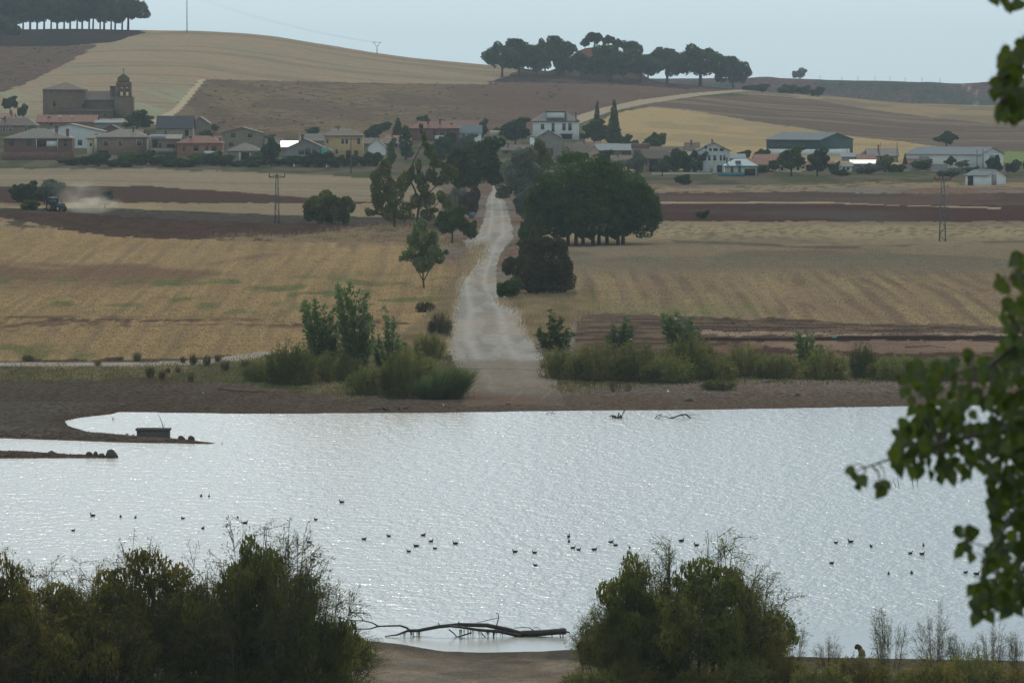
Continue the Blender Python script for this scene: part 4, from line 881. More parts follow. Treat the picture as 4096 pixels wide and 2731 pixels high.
for k, (u, v, w, h) in enumerate([(615, 392, 14, 14), (628, 391, 9, 10), (724, 391, 7, 10)]):
    plant('wisp', 'dead_shrub', u, v, w, h, ['larger leafless shrub on the right shore gravel', 'smaller leafless shrub right of the larger one', 'tiny leafless shrub below the low green plant'][k], 'shrub', 'leafless shrubs on the right shore', mat='dead')
TF = [(137, 361, 12, 11), (150, 378, 12, 15), (162, 380, 9, 13), (191, 382, 9, 12), (193, 365, 10, 14), (183, 363, 7, 9), (207, 366, 10, 13), (225, 371, 12, 13), (168, 373, 6, 7), (178, 373, 8, 7), (218, 362, 9, 9), (28, 361, 16, 8), (98, 366, 9, 7), (246, 368, 14, 10), (120, 360, 10, 4)]
for k, (u, v, w, h) in enumerate(sorted(TF)):
    plant('tuft', 'rush_tuft', u, v, w, h, 'dark rush tuft on the left shore, %s from the left' % ORD[k], 'tuft', 'rush tufts on the left shore')

# --- tamarisks of the near bank
NB = [(-12, 700, 110, 146, 300, 'tamb'), (58, 702, 120, 140, 302, 'tamb'), (140, 702, 130, 158, 304, 'tamb'), (205, 700, 110, 118, 306, 'tam'), (260, 702, 112, 182, 302, 'tam'), (300, 700, 92, 96, 306, 'tam')]
NL = ['leftmost brownish tamarisk cut by the picture edge', 'sparse brownish tamarisk second from the left on the near bank', 'tall feathery brownish tamarisk third from the left on the near bank', 'dark green tamarisk left of the tallest one on the near bank', 'tallest dense green tamarisk of the left group on the near bank', 'low green tamarisk at the right end of the left near group']
for k, (u, v, w, h, y, mt) in enumerate(NB): plant('tamarisk', 'tamarisk_bush', u, v, w * 1.75, h * .95, NL[k], 'bush', 'tamarisks on the near bank', mat=mt, near=True, y=y, var=k, rz=k * 1.3)
for k, (u, v, w, h, y, mt, lab) in enumerate([(695, 690, 210, 148, 311, 'tam', 'largest rounded tamarisk right of the driftwood trunk'), (630, 688, 120, 104, 309, 'tam', 'left lower part of the tamarisks right of the driftwood trunk'), (738, 690, 90, 120, 312, 'tamb', 'right upright tamarisk beside the largest rounded one')]):
    plant('tamarisk', 'tamarisk_bush', u, v, w, h, lab, 'bush', 'tamarisks on the near bank', mat=mt, near=True, y=y, var=k + 1, rz=k * 2.1 + .4)
for k, (u, v, w, h, lab) in enumerate([(788, 662, 40, 50, 'small tamarisk just right of the largest tamarisk'), (828, 664, 36, 32, 'low wispy tamarisk left of the rusty clump'), (888, 666, 42, 58, 'thin feathery tamarisk right of the rusty clump'), (935, 668, 44, 66, 'taller feathery tamarisk below the hanging poplar leaves'), (960, 669, 34, 36, 'low tamarisk between the two feathery ones at the right'), (992, 670, 40, 52, 'feathery tamarisk near the right picture edge'), (1018, 671, 34, 40, 'rightmost feathery tamarisk at the picture edge')]):
    plant('wisp', 'tamarisk_bush', u, v, w, h, lab, 'bush', 'small tamarisks on the near bank', near=True, y=322 - k % 3, mat='tamb' if k % 2 else 'tam', var=k)
for k in range(12):     # low scrub along the bottom of the picture
    u = 590 + k * 38; plant('shrub', 'low_scrub', u, 712, 62, 44 + (k * 7) % 18, 'low brownish scrub along the bottom edge, %s from the left' % ORD[k], 'shrub', 'low scrub along the bottom edge', near=True, y=303 + (k % 3) * 2, mat='tamb' if k % 2 else 'shrub', var=k)
for k, (u, h) in enumerate([(20, 50), (85, 44), (160, 52), (225, 46), (290, 62), (335, 44)]):
    plant('shrub', 'low_scrub', u, 716, 84, h, 'dark low scrub at the bottom left, %s from the left' % ORD[k], 'shrub', 'dark low scrub at the bottom left', near=True, y=299, mat='tam', var=k)
# ------------------------------------------------------------------ village
WM = {
 'brick': plain('dark_red_brick', (0.16, 0.075, 0.055), 0.9, 0.3, 1.2), 'orange': plain('orange_brick', (0.26, 0.12, 0.075), 0.9, 0.25, 1.2), 'tan': plain('brown_brick', (0.24, 0.15, 0.10), 0.9, 0.2, 1.0),
 'white': plain('white_plaster', (0.62, 0.63, 0.63), 0.85, 0.12, 0.6), 'cream': plain('cream_plaster', (0.46, 0.40, 0.29), 0.85, 0.15, 0.6), 'yellow': plain('ochre_plaster', (0.40, 0.27, 0.13), 0.85, 0.12, 0.6),
 'stone': plain('rubble_stone', (0.24, 0.195, 0.145), 0.95, 0.35, 1.0, 0.6), 'darkstone': plain('brown_church_stone', (0.14, 0.095, 0.065), 0.95, 0.3, 0.7, 0.5), 'grey': plain('grey_render', (0.24, 0.225, 0.21), 0.9, 0.25, 0.6),
 'greenwall': plain('dark_green_sheet', (0.018, 0.055, 0.055), 0.6, 0.15, 0.4, wave=3.0), 'concrete': plain('bare_concrete', (0.26, 0.25, 0.24), 0.9, 0.25, 0.8),
}
RM = {
 'red': plain('red_roof_tiles', (0.30, 0.125, 0.085), 0.85, 0.3, 1.5, wave=5.0), 'brown': plain('brown_roof_tiles', (0.17, 0.115, 0.085), 0.85, 0.35, 1.5, wave=5.0), 'greyt': plain('weathered_roof_tiles', (0.24, 0.20, 0.165), 0.85, 0.4, 1.6, wave=5.0),
 'slate': plain('dark_slate', (0.055, 0.05, 0.055), 0.6, 0.3, 1.0), 'metal': plain('pale_sheet_roof', (0.21, 0.235, 0.255), 0.9, 0.1, 0.5, wave=3.0, spec=0.1), 'shiny': plain('bright_sheet_roof', (0.46, 0.48, 0.50), 0.5, 0.08, 0.5, spec=0.5),
 'turq': plain('turquoise_sheet', (0.05, 0.19, 0.23), 0.6, 0.15, 0.6),
}
PANE = plain('window_pane', (0.022, 0.026, 0.032), 0.25, 0.3, 1.0, spec=0.6); SHUT = plain('brown_shutter', (0.10, 0.06, 0.04), 0.8, 0.2, 2)
FRW = plain('pale_window_frame', (0.50, 0.46, 0.38), 0.8, 0.1, 2); FRD = plain('dark_window_frame', (0.10, 0.09, 0.08), 0.8, 0.1, 2)
DARK = plain('dark_opening', (0.02, 0.018, 0.018), 0.95, 0.2, 1); NET = plain('green_netting', (0.06, 0.30, 0.22), 0.8, 0.3, 2); RUST = plain('rusty_iron', (0.15, 0.07, 0.045), 0.8, 0.4, 4)
STEEL = plain('galvanised_steel', (0.13, 0.13, 0.135), 0.6, 0.2, 2, metallic=0.3); WOODP = plain('grey_pole_wood', (0.12, 0.10, 0.085), 0.9, 0.3, 2)

def house(name, label, cat, u0, u1, vb, ve, vr, kind, wall, roof, depth=9.0, win=(), chim=(), doors=(), frame=None, yaw=0.0, y=None, hipf=0.55, overh=0.4, boxes=(), group=None):
    uc = (u0 + u1) / 2
    p = hit(uc, vb, 1250) if y is None else at(uc, vb, y)
    s = p.y / F; W = (u1 - u0) * s; hw = W / 2; he = (vb - ve) * s; hr = (vb - vr) * s; d = depth
    o = thing(name, label, cat, p, group, yaw)
    X = lambda u: (u - uc) * s
    Z = lambda v: (vb - v) * s
    mb = MB()
    if kind == 'front':
        lo, hi = [], []
        pr = [(-hw, -2.5), (hw, -2.5), (hw, he), (0, hr - .1), (-hw, he)]
        mb.poly([(x, 0, z) for x, z in pr]); mb.poly([(x, d, z) for x, z in pr[::-1]])
        for i in range(5):
            a, b = pr[i], pr[(i + 1) % 5]; mb.poly([(a[0], 0, a[1]), (a[0], d, a[1]), (b[0], d, b[1]), (b[0], 0, b[1])])
    else:
        mb.box(-hw, hw, 0, d, -2.5, he)
        if kind == 'side':
            for sx in (-1, 1):
                t = [(sx * hw, 0, he), (sx * hw, d, he), (sx * hw, d / 2, hr - .12)]; u = [(sx * (hw - .3), a[1], a[2]) for a in t]
                mb.poly(t if sx > 0 else t[::-1]); mb.poly(u if sx < 0 else u[::-1])
    mb.build('wall', WM[wall], o)
    r = MB(); e = overh; sl = (hr - he) / (d / 2) if d else 0
    if kind == 'front':
        k = (hr - he) / hw
        r.slab([(-hw - e, -e, he - e * k), (0, -e, hr), (0, d + e, hr), (-hw - e, d + e, he - e * k)][::-1], .18); r.slab([(hw + e, -e, he - e * k), (hw + e, d + e, he - e * k), (0, d + e, hr), (0, -e, hr)][::-1], .18)
    elif kind == 'side':
        r.slab([(-hw - e, -e, he - e * sl), (hw + e, -e, he - e * sl), (hw + e, d / 2, hr), (-hw - e, d / 2, hr)], .18); r.slab([(hw + e, d + e, he - e * sl), (-hw - e, d + e, he - e * sl), (-hw - e, d / 2, hr), (hw + e, d / 2, hr)], .18)
    elif kind == 'hip':
        rx = hw * hipf; A = [(-hw - e, -e, he), (hw + e, -e, he), (hw + e, d + e, he), (-hw - e, d + e, he)]; R1, R2 = (-rx, d / 2, hr), (rx, d / 2, hr)
        r.poly([A[0], A[1], R2, R1]); r.poly([A[1], A[2], R2]); r.poly([A[2], A[3], R1, R2]); r.poly([A[3], A[0], R1]); r.slab([(a[0], a[1], a[2] - .003) for a in A], .2)
    elif kind == 'mono':
        r.slab([(-hw - e, -e, he), (hw + e, -e, he), (hw + e, d + e, hr), (-hw - e, d + e, hr)], .15)
    elif kind == 'flat':
        r.box(-hw - e * .3, hw + e * .3, -e * .3, d + e * .3, he, hr)
    ro = r.build('roof', RM[roof] if roof in RM else WM[roof], o)
    for (cu, cv, cw) in chim:
        w_ = cw * s; zb = Z(cv); m = MB(); m.box(X(cu) - w_ / 2, X(cu) + w_ / 2, d * .3, d * .3 + w_, he, zb - .25); m.box(X(cu) - w_ * .7, X(cu) + w_ * .7, d * .3 - .15, d * .3 + w_ + .15, zb - .25, zb)
        m.build('chimney', WM['brick'], ro)
    for (a, b, c, e2) in win:
        m = MB(); fr = 0.14 if frame else 0.06
        m.box(X(a) - fr, X(b) + fr, -.05, .12, Z(e2) - fr, Z(c) + fr); wo = m.build('window', frame or FRD, o)
        m = MB(); xm = (X(a) + X(b)) / 2
        m.box(X(a), xm - .03, -.075, .08, Z(e2), Z(c)); m.box(xm + .03, X(b), -.075, .08, Z(e2), Z(c)); m.build('pane', PANE, wo)
    for (a, b, c, e2, mt) in doors:
        m = MB(); m.box(X(a), X(b), -.06, .15, max(Z(e2), -.5), Z(c)); m.build('door', mt, o)
    for (pn, a, b, c, e2, y0, y1, mt) in boxes:
        m = MB(); m.box(X(a), X(b), y0, y1, Z(e2), Z(c)); m.build(pn, mt, o)
    return o
WH, BR = WM['white'], WM['brick']
HS = dict(cat='house')
house('brick_house', 'long dark red brick house with hipped roof and two tall chimneys at far left', 'house', 4, 71, 160, 138, 128.5, 'hip', 'brick', 'greyt', 12, [(9.5, 14, 139.8, 145), (27, 31, 139.8, 145), (64, 66.5, 140.5, 146)], [(55.5, 125.5, 3), (66.5, 129, 2.6)], [(37, 46, 140.5, 146.5, DARK), (46.5, 57, 141, 146.5, WH)], hipf=.15, boxes=[('porch_post', 36.2, 36.9, 139, 149, -.4, -.1, WH), ('porch_post', 57.3, 58, 139, 149, -.4, -.1, FRW), ('plinth', 2, 73, 152, 161, -.5, -.06, BR)])
house('brick_house', 'brick house with three white windows behind the dark red one', 'house', -6, 36, 136, 125.5, 118, 'hip', 'tan', 'brown', 11, [(3, 5.2, 127, 131), (9.2, 11.4, 127, 131), (24.5, 27, 127, 131)], [(4, 116.5, 1.6)], frame=WH, hipf=.5)
house('house', 'red roofed house at the left edge below the dark trees', 'house', -8, 13, 122, 117.5, 113.5, 'side', 'white', 'red', 9, [(2, 4, 118.5, 120.5)], [(10.5, 110.5, 1.8)])
house('white_house', 'wide white house with sloping right gable behind the brick houses', 'house', 36, 103, 148, 131, 123.5, 'front', 'white', 'greyt', 14, [(78, 82, 140, 145), (95, 98, 134, 138)], (), [(70.5, 75, 139, 146, FRW)])
house('house', 'red tiled house with two pale roof lights below the church', 'house', 37, 96, 127, 121.5, 115, 'side', 'tan', 'red', 10, [(50, 52.5, 122.5, 125)], [(48, 116.5, 2)], boxes=[('roof_light', 58, 60.5, 115.6, 117.4, 3.2, 3.6, WH), ('roof_light', 70, 72.5, 116, 118, 3.2, 3.6, WH)])
house('shed', 'flat shed with pale blue white roof edge left of the round green tree', 'shed', 95, 122, 129, 122.5, 120, 'mono', 'grey', 'metal', 8)
house('house', 'small house with dark red gable between the white and tan houses', 'house', 103, 120, 138, 129, 124.5, 'front', 'brick', 'brown', 9, [(109, 112, 131, 134)])
house('tan_house', 'tan brick house with pale framed windows and pale corner stones', 'house', 97, 149, 155, 137, 129.5, 'hip', 'tan', 'greyt', 11, [(103.5, 108, 140.5, 145.5), (118.7, 121.5, 140.5, 145.5), (137, 141.5, 140.5, 145.5)], [(132.5, 127, 1.6), (147, 133, 1.8)], [(98, 108, 150.5, 155, DARK), (140, 145, 152, 155, DARK)], frame=FRW, hipf=.25, boxes=[('corner_stones', 146.8, 149.2, 137.4, 155, -.1, .3, FRW), ('corner_stones', 94.5, 97.1, 137.4, 153, -.1, .3, FRW)])
house('house', 'narrow cream wing at the left of the tan house', 'house', 87, 95, 154, 138, 135, 'mono', 'cream', 'brown', 8, [(90, 91.5, 143, 146)])
house('terrace_house', 'low terrace with bright sheet roof right of the tan house', 'house', 151, 180, 155, 138.5, 134.5, 'mono', 'tan', 'greyt', 6, [(159, 161, 143, 147)], (), [(152.5, 157.5, 140, 147, DARK), (167, 175, 144, 147, DARK)], boxes=[('roof_sheet', 150.5, 165.5, 134.6, 137.6, .2, 1.0, RM['shiny']), ('balustrade', 151, 180, 148.5, 152, -1.4, -1.1, WM['concrete'])])
house('stone_barn', 'stone barn with dark tiled roof right of the round green tree', 'barn', 157, 192, 139, 127.5, 116, 'side', 'stone', 'slate', 12, [(165, 166.5, 131, 135)], (), [(185, 188.5, 130, 136, DARK)])
house('stone_barn', 'grey stone gable adjoining the dark roofed barn', 'barn', 191.5, 209, 136, 122.5, 116.5, 'front', 'stone', 'greyt', 11, [(194, 195.5, 128, 130)])
house('orange_house', 'orange brick house with red hipped roof and white balustrade', 'house', 177, 222, 156, 143, 136, 'hip', 'orange', 'red', 10, [(183, 184.8, 146, 151), (194, 198.5, 146, 150.5), (205.8, 208, 146.5, 150), (212, 216.5, 146.5, 151)], [(190, 136.5, 2), (219.5, 138, 2)], hipf=.35, boxes=[('balustrade', 204.5, 223, 151, 155, -2.2, -1.9, WH)])
house('stone_house', 'tall stone house with plain gable and square dark windows', 'house', 222, 262, 151, 132.5, 127, 'front', 'stone', 'brown', 12, [(231, 235.5, 133.5, 137), (248, 252, 133.5, 137), (229, 233.2, 142, 146)])
house('stone_house', 'low stone house with tiled hip roof in front of the plain gable', 'house', 228, 261, 162, 150.5, 143, 'hip', 'stone', 'greyt', 9, [(255, 259, 153, 159)], (), [(241.5, 249, 152.5, 160, DARK)], hipf=.12, boxes=[('gate_post', 239, 240.6, 152, 162, -.3, 0, FRW), ('gate_post', 249.5, 251, 152, 162, -.3, 0, FRW)])
house('unfinished_house', 'unfinished concrete house with bright sheet roof and green netting', 'house', 281, 330, 164, 150, 139, 'front', 'concrete', 'brown', 12, [(299, 304, 150, 154), (305.5, 310, 148.5, 154.5), (312, 316, 150, 154), (288, 292, 157, 162), (294, 298, 157, 162)], [(302, 134.5, 2.6)], [(320, 323, 148, 153, SHUT)], boxes=[('green_netting', 321, 328.5, 147.5, 162.5, -1.0, -.8, NET), ('balcony', 283, 309, 154.8, 155.8, -1.2, -.05, WM['concrete'])])
house('shed', 'bright white sheet roofed lean-to left of the unfinished house', 'shed', 280.5, 297, 156, 147, 141, 'mono', 'concrete', 'shiny', 6, overh=.2)
house('house', 'low grey roofed house behind the unfinished house', 'house', 300, 325, 145, 140, 133.5, 'side', 'stone', 'greyt', 10, [(307, 309, 141, 143)])
house('yellow_house', 'ochre two storey house with arched ground floor openings', 'house', 324.5, 362.5, 160, 135.5, 130.5, 'hip', 'yellow', 'brown', 11, [(341.8, 343.8, 139, 143.5), (345.7, 347.7, 139, 143.5), (357.5, 360, 138.5, 144), (335.7, 337.6, 149.5, 153.5)], (), [(346, 351, 150.5, 160, DARK), (354.5, 358, 150.5, 160, DARK), (326.5, 328.5, 139, 143, SHUT)], hipf=.7)
house('white_house', 'small white house with pointed gable right of the yellow house', 'house', 368, 385, 155, 146, 138, 'front', 'white', 'greyt', 9, (), [(378.7, 136, 1.1)])
house('stone_house', 'brown roofed stone house behind the pointed white gable', 'house', 364, 402, 149, 143, 138, 'side', 'stone', 'brown', 9, [(395, 397, 144.5, 147)])
house('brick_house', 'long brick house with red roof and white balcony above the willow', 'house', 409, 459, 141, 128, 121.5, 'hip', 'brick', 'red', 11, [(433, 436, 130.5, 134.5), (440, 443.8, 130.5, 134.5), (447, 450, 130.5, 134.5)], [(428, 119.5, 1.8), (439.8, 119, 1.6), (451.5, 123, 1.8)], hipf=.6, boxes=[('balcony', 435, 446, 135.5, 139, -1.3, -1.0, WH)])
house('white_house', 'white house with sloping grey roof right of the long brick house', 'house', 459.5, 481, 141, 132, 125, 'side', 'white', 'metal', 9, [(463, 465, 134, 136.5), (472, 474, 134, 136.5)])
house('house', 'red roofed house behind the white house with grey roof', 'house', 448, 478, 129, 125.5, 120.5, 'side', 'tan', 'red', 9, [(470, 472, 126.3, 128)])
house('white_house', 'narrow white house left of the dense dark tree', 'house', 490.5, 501, 148, 136, 131, 'flat', 'white', 'cream', 8, [(494, 495.5, 139, 142)], overh=.6)
house('white_villa', 'large white house with dark hipped roof and white dormer on the hill foot', 'house', 533, 579, 139, 121, 111, 'hip', 'white', 'slate', 12, [(551.8, 554.3, 123, 131.5), (541, 544, 124, 129), (562.5, 565.5, 123.5, 130), (568.5, 571.5, 123.5, 130)], [(576, 112.5, 1.6)], [(561.8, 572, 134.5, 139, DARK)], hipf=.42, frame=FRW, boxes=[('dormer', 546.5, 564.5, 112, 118, 1.2, 5, WH), ('dormer_roof', 545.5, 566, 110.6, 112, .9, 5.3, RM['slate']), ('porch_roof', 560.5, 573, 133.6, 134.5, -2.0, -.06, RM['slate'])])
house('barn', 'grey rendered barn with ochre gable in front of the white villa', 'barn', 535, 562, 158, 138, 130, 'front', 'grey', 'brown', 12, (), (), [(545, 553, 148, 156, SHUT)])
house('white_house', 'white side wing at the left of the grey barn', 'house', 530, 536, 152, 137, 135.5, 'flat', 'white', 'grey', 8)
house('house', 'brown roofed row house right of the grey barn', 'house', 562, 590, 157, 152, 144, 'side', 'stone', 'brown', 10, [(570, 572, 153, 155)])
house('stone_house', 'pale stone gable at the end of the brown roofed row', 'house', 588, 600, 158, 152, 145, 'front', 'cream', 'brown', 10)
house('workshop', 'low workshop with pale sheet roof behind the pine clump', 'shed', 597, 632, 158, 150, 144, 'mono', 'tan', 'metal', 9, [(622, 627, 151.5, 154)], (), [(606, 610, 152, 157, DARK)])
house('stone_house', 'plain grey stone house right of the low workshop', 'house', 632, 649, 160, 148, 143.5, 'flat', 'grey', 'brown', 8, [(638, 640, 151, 154)])
house('barn', 'brown tiled open barn left of the broad dark trees', 'barn', 645, 668, 172, 157.5, 150, 'side', 'tan', 'brown', 9, (), (), [(649, 658, 159.5, 171, DARK)])
house('house', 'brown tiled house behind the broad dark trees', 'house', 650, 690, 157, 152, 146.5, 'side', 'stone', 'brown', 9, [(660, 662, 153, 155)])
house('white_house', 'white three storey house with many small windows and gable', 'house', 697, 730, 173, 150, 142, 'front', 'white', 'brown', 11, [(705, 706.6, 145.3, 148.3), (709.5, 711.5, 148.3, 150.6), (713.6, 717.3, 148.3, 150.6), (719.8, 723.5, 148.3, 150.6), (708.5, 710.2, 155.3, 160), (713.5, 716, 155.3, 160), (720, 721.5, 155.3, 160), (723.5, 725.2, 155.3, 160), (701, 702.5, 156, 160)], [(712.5, 139.5, 1.4)], [(710, 713, 163, 172, FRW), (717, 722, 165, 172, DARK)])
house('house', 'low tiled roof adjoining the left of the white three storey house', 'house', 686, 699, 165, 149, 142.5, 'side', 'white', 'brown', 8, (), [(691.5, 140, 1.6)])
house('white_house', 'pale round topped outbuilding behind the turquoise roof', 'house', 730, 745, 168, 158, 154, 'mono', 'white', 'metal', 7)
house('turquoise_roof_house', 'small stone house with turquoise roof, orange patch and blue porch', 'house', 725.5, 757, 176, 165.5, 158.8, 'hip', 'cream', 'turq', 9, [(731, 733, 167, 173), (738.5, 740.5, 167, 173)], [(727.3, 157.5, 1.4)], [(745, 755.5, 168.5, 175.5, DARK)], hipf=.35, boxes=[('porch_post', 744, 744.8, 166, 176, -1.0, -.8, RM['turq']), ('porch_post', 756.4, 757.2, 166, 176, -1.0, -.8, RM['turq']), ('roof_patch', 735.5, 741, 160.6, 163, 1.4, 1.7, RM['red']), ('fence', 718, 744, 172, 176, -2.2, -2.1, RM['turq'])])
house('house', 'dark walled house with red roof right of the turquoise one', 'house', 745, 767, 172, 164, 158.8, 'side', 'brick', 'red', 8, (), (), [(758, 764, 166, 171, DARK)])
house('house', 'cream house with broad red roof before the green barn', 'house', 755, 784, 169, 160, 154.3, 'side', 'cream', 'red', 9, [(769, 771.5, 161.5, 166)])
def big(name, label, u, vb, Lm, Gm, he, hr, yaw, wall, roof, extra=None):
    p = hit(u, vb, 1250); o = thing(name, label, 'barn', p, None, yaw)
    m = MB(); hw, d = Lm / 2, Gm
    m.box(-hw, hw, 0, d, -2, he)
    for sx in (-1, 1):
        t = [(sx * hw, 0, he), (sx * hw, d, he), (sx * hw, d / 2, hr - .1)]; m.poly(t if sx > 0 else t[::-1])
    m.build('wall', WM[wall], o)
    r = MB(); e = .35; sl = (hr - he) / (d / 2)
    r.slab([(-hw - e, -e, he - e * sl), (hw + e, -e, he - e * sl), (hw + e, d / 2, hr), (-hw - e, d / 2, hr)], .15); r.slab([(hw + e, d + e, he - e * sl), (-hw - e, d + e, he - e * sl), (-hw - e, d / 2, hr), (hw + e, d / 2, hr)], .15)
    r.build('roof', RM[roof], o)
    if extra: extra(o, hw, d)
    return o
def gb(o, hw, d):
    MB().box(-hw - .08, hw + .08, -.08, .1, -.4, 1.5).build('pale_plinth', WM['white'], o); MB().box(hw - .1, hw + .09, 2, d - 2, -.4, 1.5).build('pale_plinth', WM['white'], o)
    for k in range(3): MB().box(-hw + 3 + k * 4.5, -hw + 5 + k * 4.5, -.12, 0, 1.9, 2.8).build('window', PANE, o)
big('green_barn', 'large dark green sheet metal barn with pale roof', 793, 154, 18.5, 19, 4.4, 6.4, -0.60, 'greenwall', 'metal', gb)
def ww(o, hw, d):
    MB().box(-hw + 4, -hw + 7, -.1, .1, -.3, 3).build('door', WM['grey'], o)
    MB().box(hw - .1, hw + .08, d * .4, d * .6, -.3, 3.4).build('door', WM['grey'], o)
big('white_warehouse', 'long white warehouse with white roof at the right of the village', 943, 167, 22.5, 16, 3.7, 5.6, -0.5, 'white', 'metal', ww)
def ps(o, hw, d):
    MB().box(-hw * .7, hw * .8, d / 2 - .35, d / 2 + .35, 3.66, 3.8).build('ridge_cap', RM['shiny'], o); MB().box(-hw + .8, -hw + 2.4, -.1, .1, -.3, 2.2).build('door', DARK, o); MB().box(hw - .1, hw + .08, d * .25, d * .5, -.3, 2.6).build('door', WM['grey'], o)
big('pale_shed', 'small pale shed with bright ridge standing alone in the right fields', 976, 185, 6.5, 7.4, 2.5, 3.7, -0.75, 'white', 'metal', ps)
house('house', 'house with dark roof and pale left gable between barn and warehouse', 'house', 868, 898, 162, 155, 148.2, 'side', 'grey', 'slate', 9, [(880, 882, 157, 160)], [(879, 144.8, 1.5)])
house('house', 'pale gabled front left of the dark roofed house', 'house', 860, 874, 161, 154.5, 149, 'front', 'cream', 'brown', 8)
house('shed', 'long low grey shed right of the green barn', 'shed', 842, 864, 161, 156.5, 153, 'mono', 'grey', 'metal', 7)
house('house', 'low house with bright white sheet roof before the dark roofed house', 'house', 852, 878, 171, 163.5, 160, 'mono', 'grey', 'shiny', 7, [(858, 860, 165.5, 168)])
house('house', 'small red tiled roof between the bright sheet roof and the olive tree', 'house', 858, 875, 163, 158.5, 154.5, 'side', 'white', 'red', 7)
house('house', 'low red roofed outbuilding in front of the white warehouse', 'house', 906, 924, 167, 162.5, 158.7, 'side', 'white', 'red', 7, [(912, 914, 163.5, 165.5)])
house('garden_wall', 'long low grey garden wall in front of the white warehouse', 'wall', 900, 948, 170, 165, 164.4, 'flat', 'concrete', 'stone', .4, overh=.05)
house('garden_wall', 'long pale garden wall below the broad dark trees', 'wall', 652, 712, 174, 172.3, 171.8, 'flat', 'cream', 'stone', .4, overh=.05)

for u0, u1, vb, ve, vr, kd, wl, rf, lab in [(262, 283, 151, 143.5, 138.5, 'side', 'stone', 'brown', 'stone house behind the slender dark tree'), (206, 224, 147, 140.5, 136, 'side', 'tan', 'red', 'small red roofed house behind the orange brick one'), (332, 350, 139, 133, 128, 'side', 'stone', 'greyt', 'grey roofed house behind the yellow house'), (120, 142, 141, 133.5, 129, 'side', 'stone', 'brown', 'brown roofed house behind the tan house'), (386, 410, 146, 140, 135.5, 'side', 'cream', 'red', 'cream house with red roof behind the upright trees'), (502, 531, 156, 149.5, 144.5, 'side', 'stone', 'brown', 'brown roofed stone house left of the grey barn'), (578, 600, 151, 146.5, 142, 'side', 'cream', 'brown', 'low cream house below the pointed conifers'), (612, 640, 166, 160, 155, 'side', 'stone', 'brown', 'stone house just above the right of the pine clump'), (666, 690, 167, 160, 155.5, 'side', 'grey', 'brown', 'grey house hidden behind the broad dark trees'), (778, 802, 172, 166, 161.5, 'side', 'cream', 'brown', 'cream house behind the left broad tree'), (806, 834, 171, 165.5, 161, 'side', 'stone', 'red', 'low red roofed house behind the right broad tree'), (834, 852, 171, 166, 162.5, 'side', 'white', 'greyt', 'small white house right of the two broad trees')]:
    uw = (u0 + u1) / 2; house('house', lab, 'house', u0, u1, vb, ve, vr, kd, wl, rf, 8, [(u0 + 3, u0 + 5, ve + 1.4, ve + 3.8), (uw, uw + 2, ve + 1.4, ve + 3.8), (u1 - 5, u1 - 3, ve + 1.4, ve + 3.8)], [(u0 + 6, vr - 1.6, 1.4)])
# ------------------------------------------------------------------ church
p = hit(90, 118, 1500); s = p.y / F; ch = thing('church', 'brown stone church with twin arched bell tower above the village', 'church', p)
X = lambda u: (u - 90) * s
Z = lambda v: (118 - v) * s
DS = WM['darkstone']
MB().box(X(43), X(84), 0, 14, -4, Z(89)).build('chancel', DS, ch)
r = MB(); A = [(X(42.4), -.4, Z(89)), (X(84.6), -.4, Z(89.6)), (X(84.6), 14.4, Z(89.6)), (X(42.4), 14.4, Z(89))]; T = (X(64.5), 7, Z(82)); r.poly([A[0], A[1], T]); r.poly([A[1], A[2], T]); r.poly([A[2], A[3], T]); r.poly([A[3], A[0], T]); r.slab([(a[0], a[1], a[2] - .004) for a in A], .3); r.build('chancel_roof', RM['brown'], ch)
MB().box(X(84), X(114.3), 1.5, 12, -4, Z(99.5)).build('nave', DS, ch)
r = MB(); r.slab([(X(83.9), 1.0, Z(99.5)), (X(114.2), 1.0, Z(99.5)), (X(114.2), 6.8, Z(91)), (X(83.9), 6.8, Z(91))], .25); r.slab([(X(114.2), 12.5, Z(99.5)), (X(83.9), 12.5, Z(99.5)), (X(83.9), 6.8, Z(91)), (X(114.2), 6.8, Z(91))], .25); r.build('nave_roof', RM['brown'], ch)
MB().box(X(58), X(113.5), -4.5, -.06, -4, Z(110.5)).build('aisle', DS, ch)
MB().slab([(X(57.5), -4.9, Z(110.7)), (X(114), -4.9, Z(110.7)), (X(114), 1.4, Z(108.2)), (X(57.5), 1.4, Z(108.2))], .2).build('aisle_roof', RM['brown'], ch)
MB().box(X(109.5), X(114.4), 3, 8, -2, Z(87)).build('stair_turret', DS, ch); MB().box(X(109.1), X(114.4), 2.7, 8.3, Z(87), Z(86)).build('turret_roof', RM['brown'], ch)
tw = MB(); tw.box(X(114.5), X(133), 0, 7, -4, Z(97)); tw.box(X(115.6), X(131.2), .3, 5.5, Z(97), Z(95.6))
tw.build('tower', DS, ch)
bf = MB()    # belfry wall pierced by two arches
for a, b in ((115.9, 119.4), (122.9, 125.0), (128.4, 130.9)): bf.box(X(a), X(b), .5, 4.5, Z(95.6), Z(87.2))
bf.box(X(115.9), X(130.9), .5, 4.5, Z(87.2), Z(82)); bf.box(X(117.4), X(128.8), .7, 4.2, Z(82), Z(77.5))
for a, b in ((119.4, 122.9), (125.0, 128.4)):
    bf.box(X(a), X(a) + .18, .5, 4.5, Z(89), Z(87.2)); bf.box(X(b) - .18, X(b), .5, 4.5, Z(89), Z(87.2))
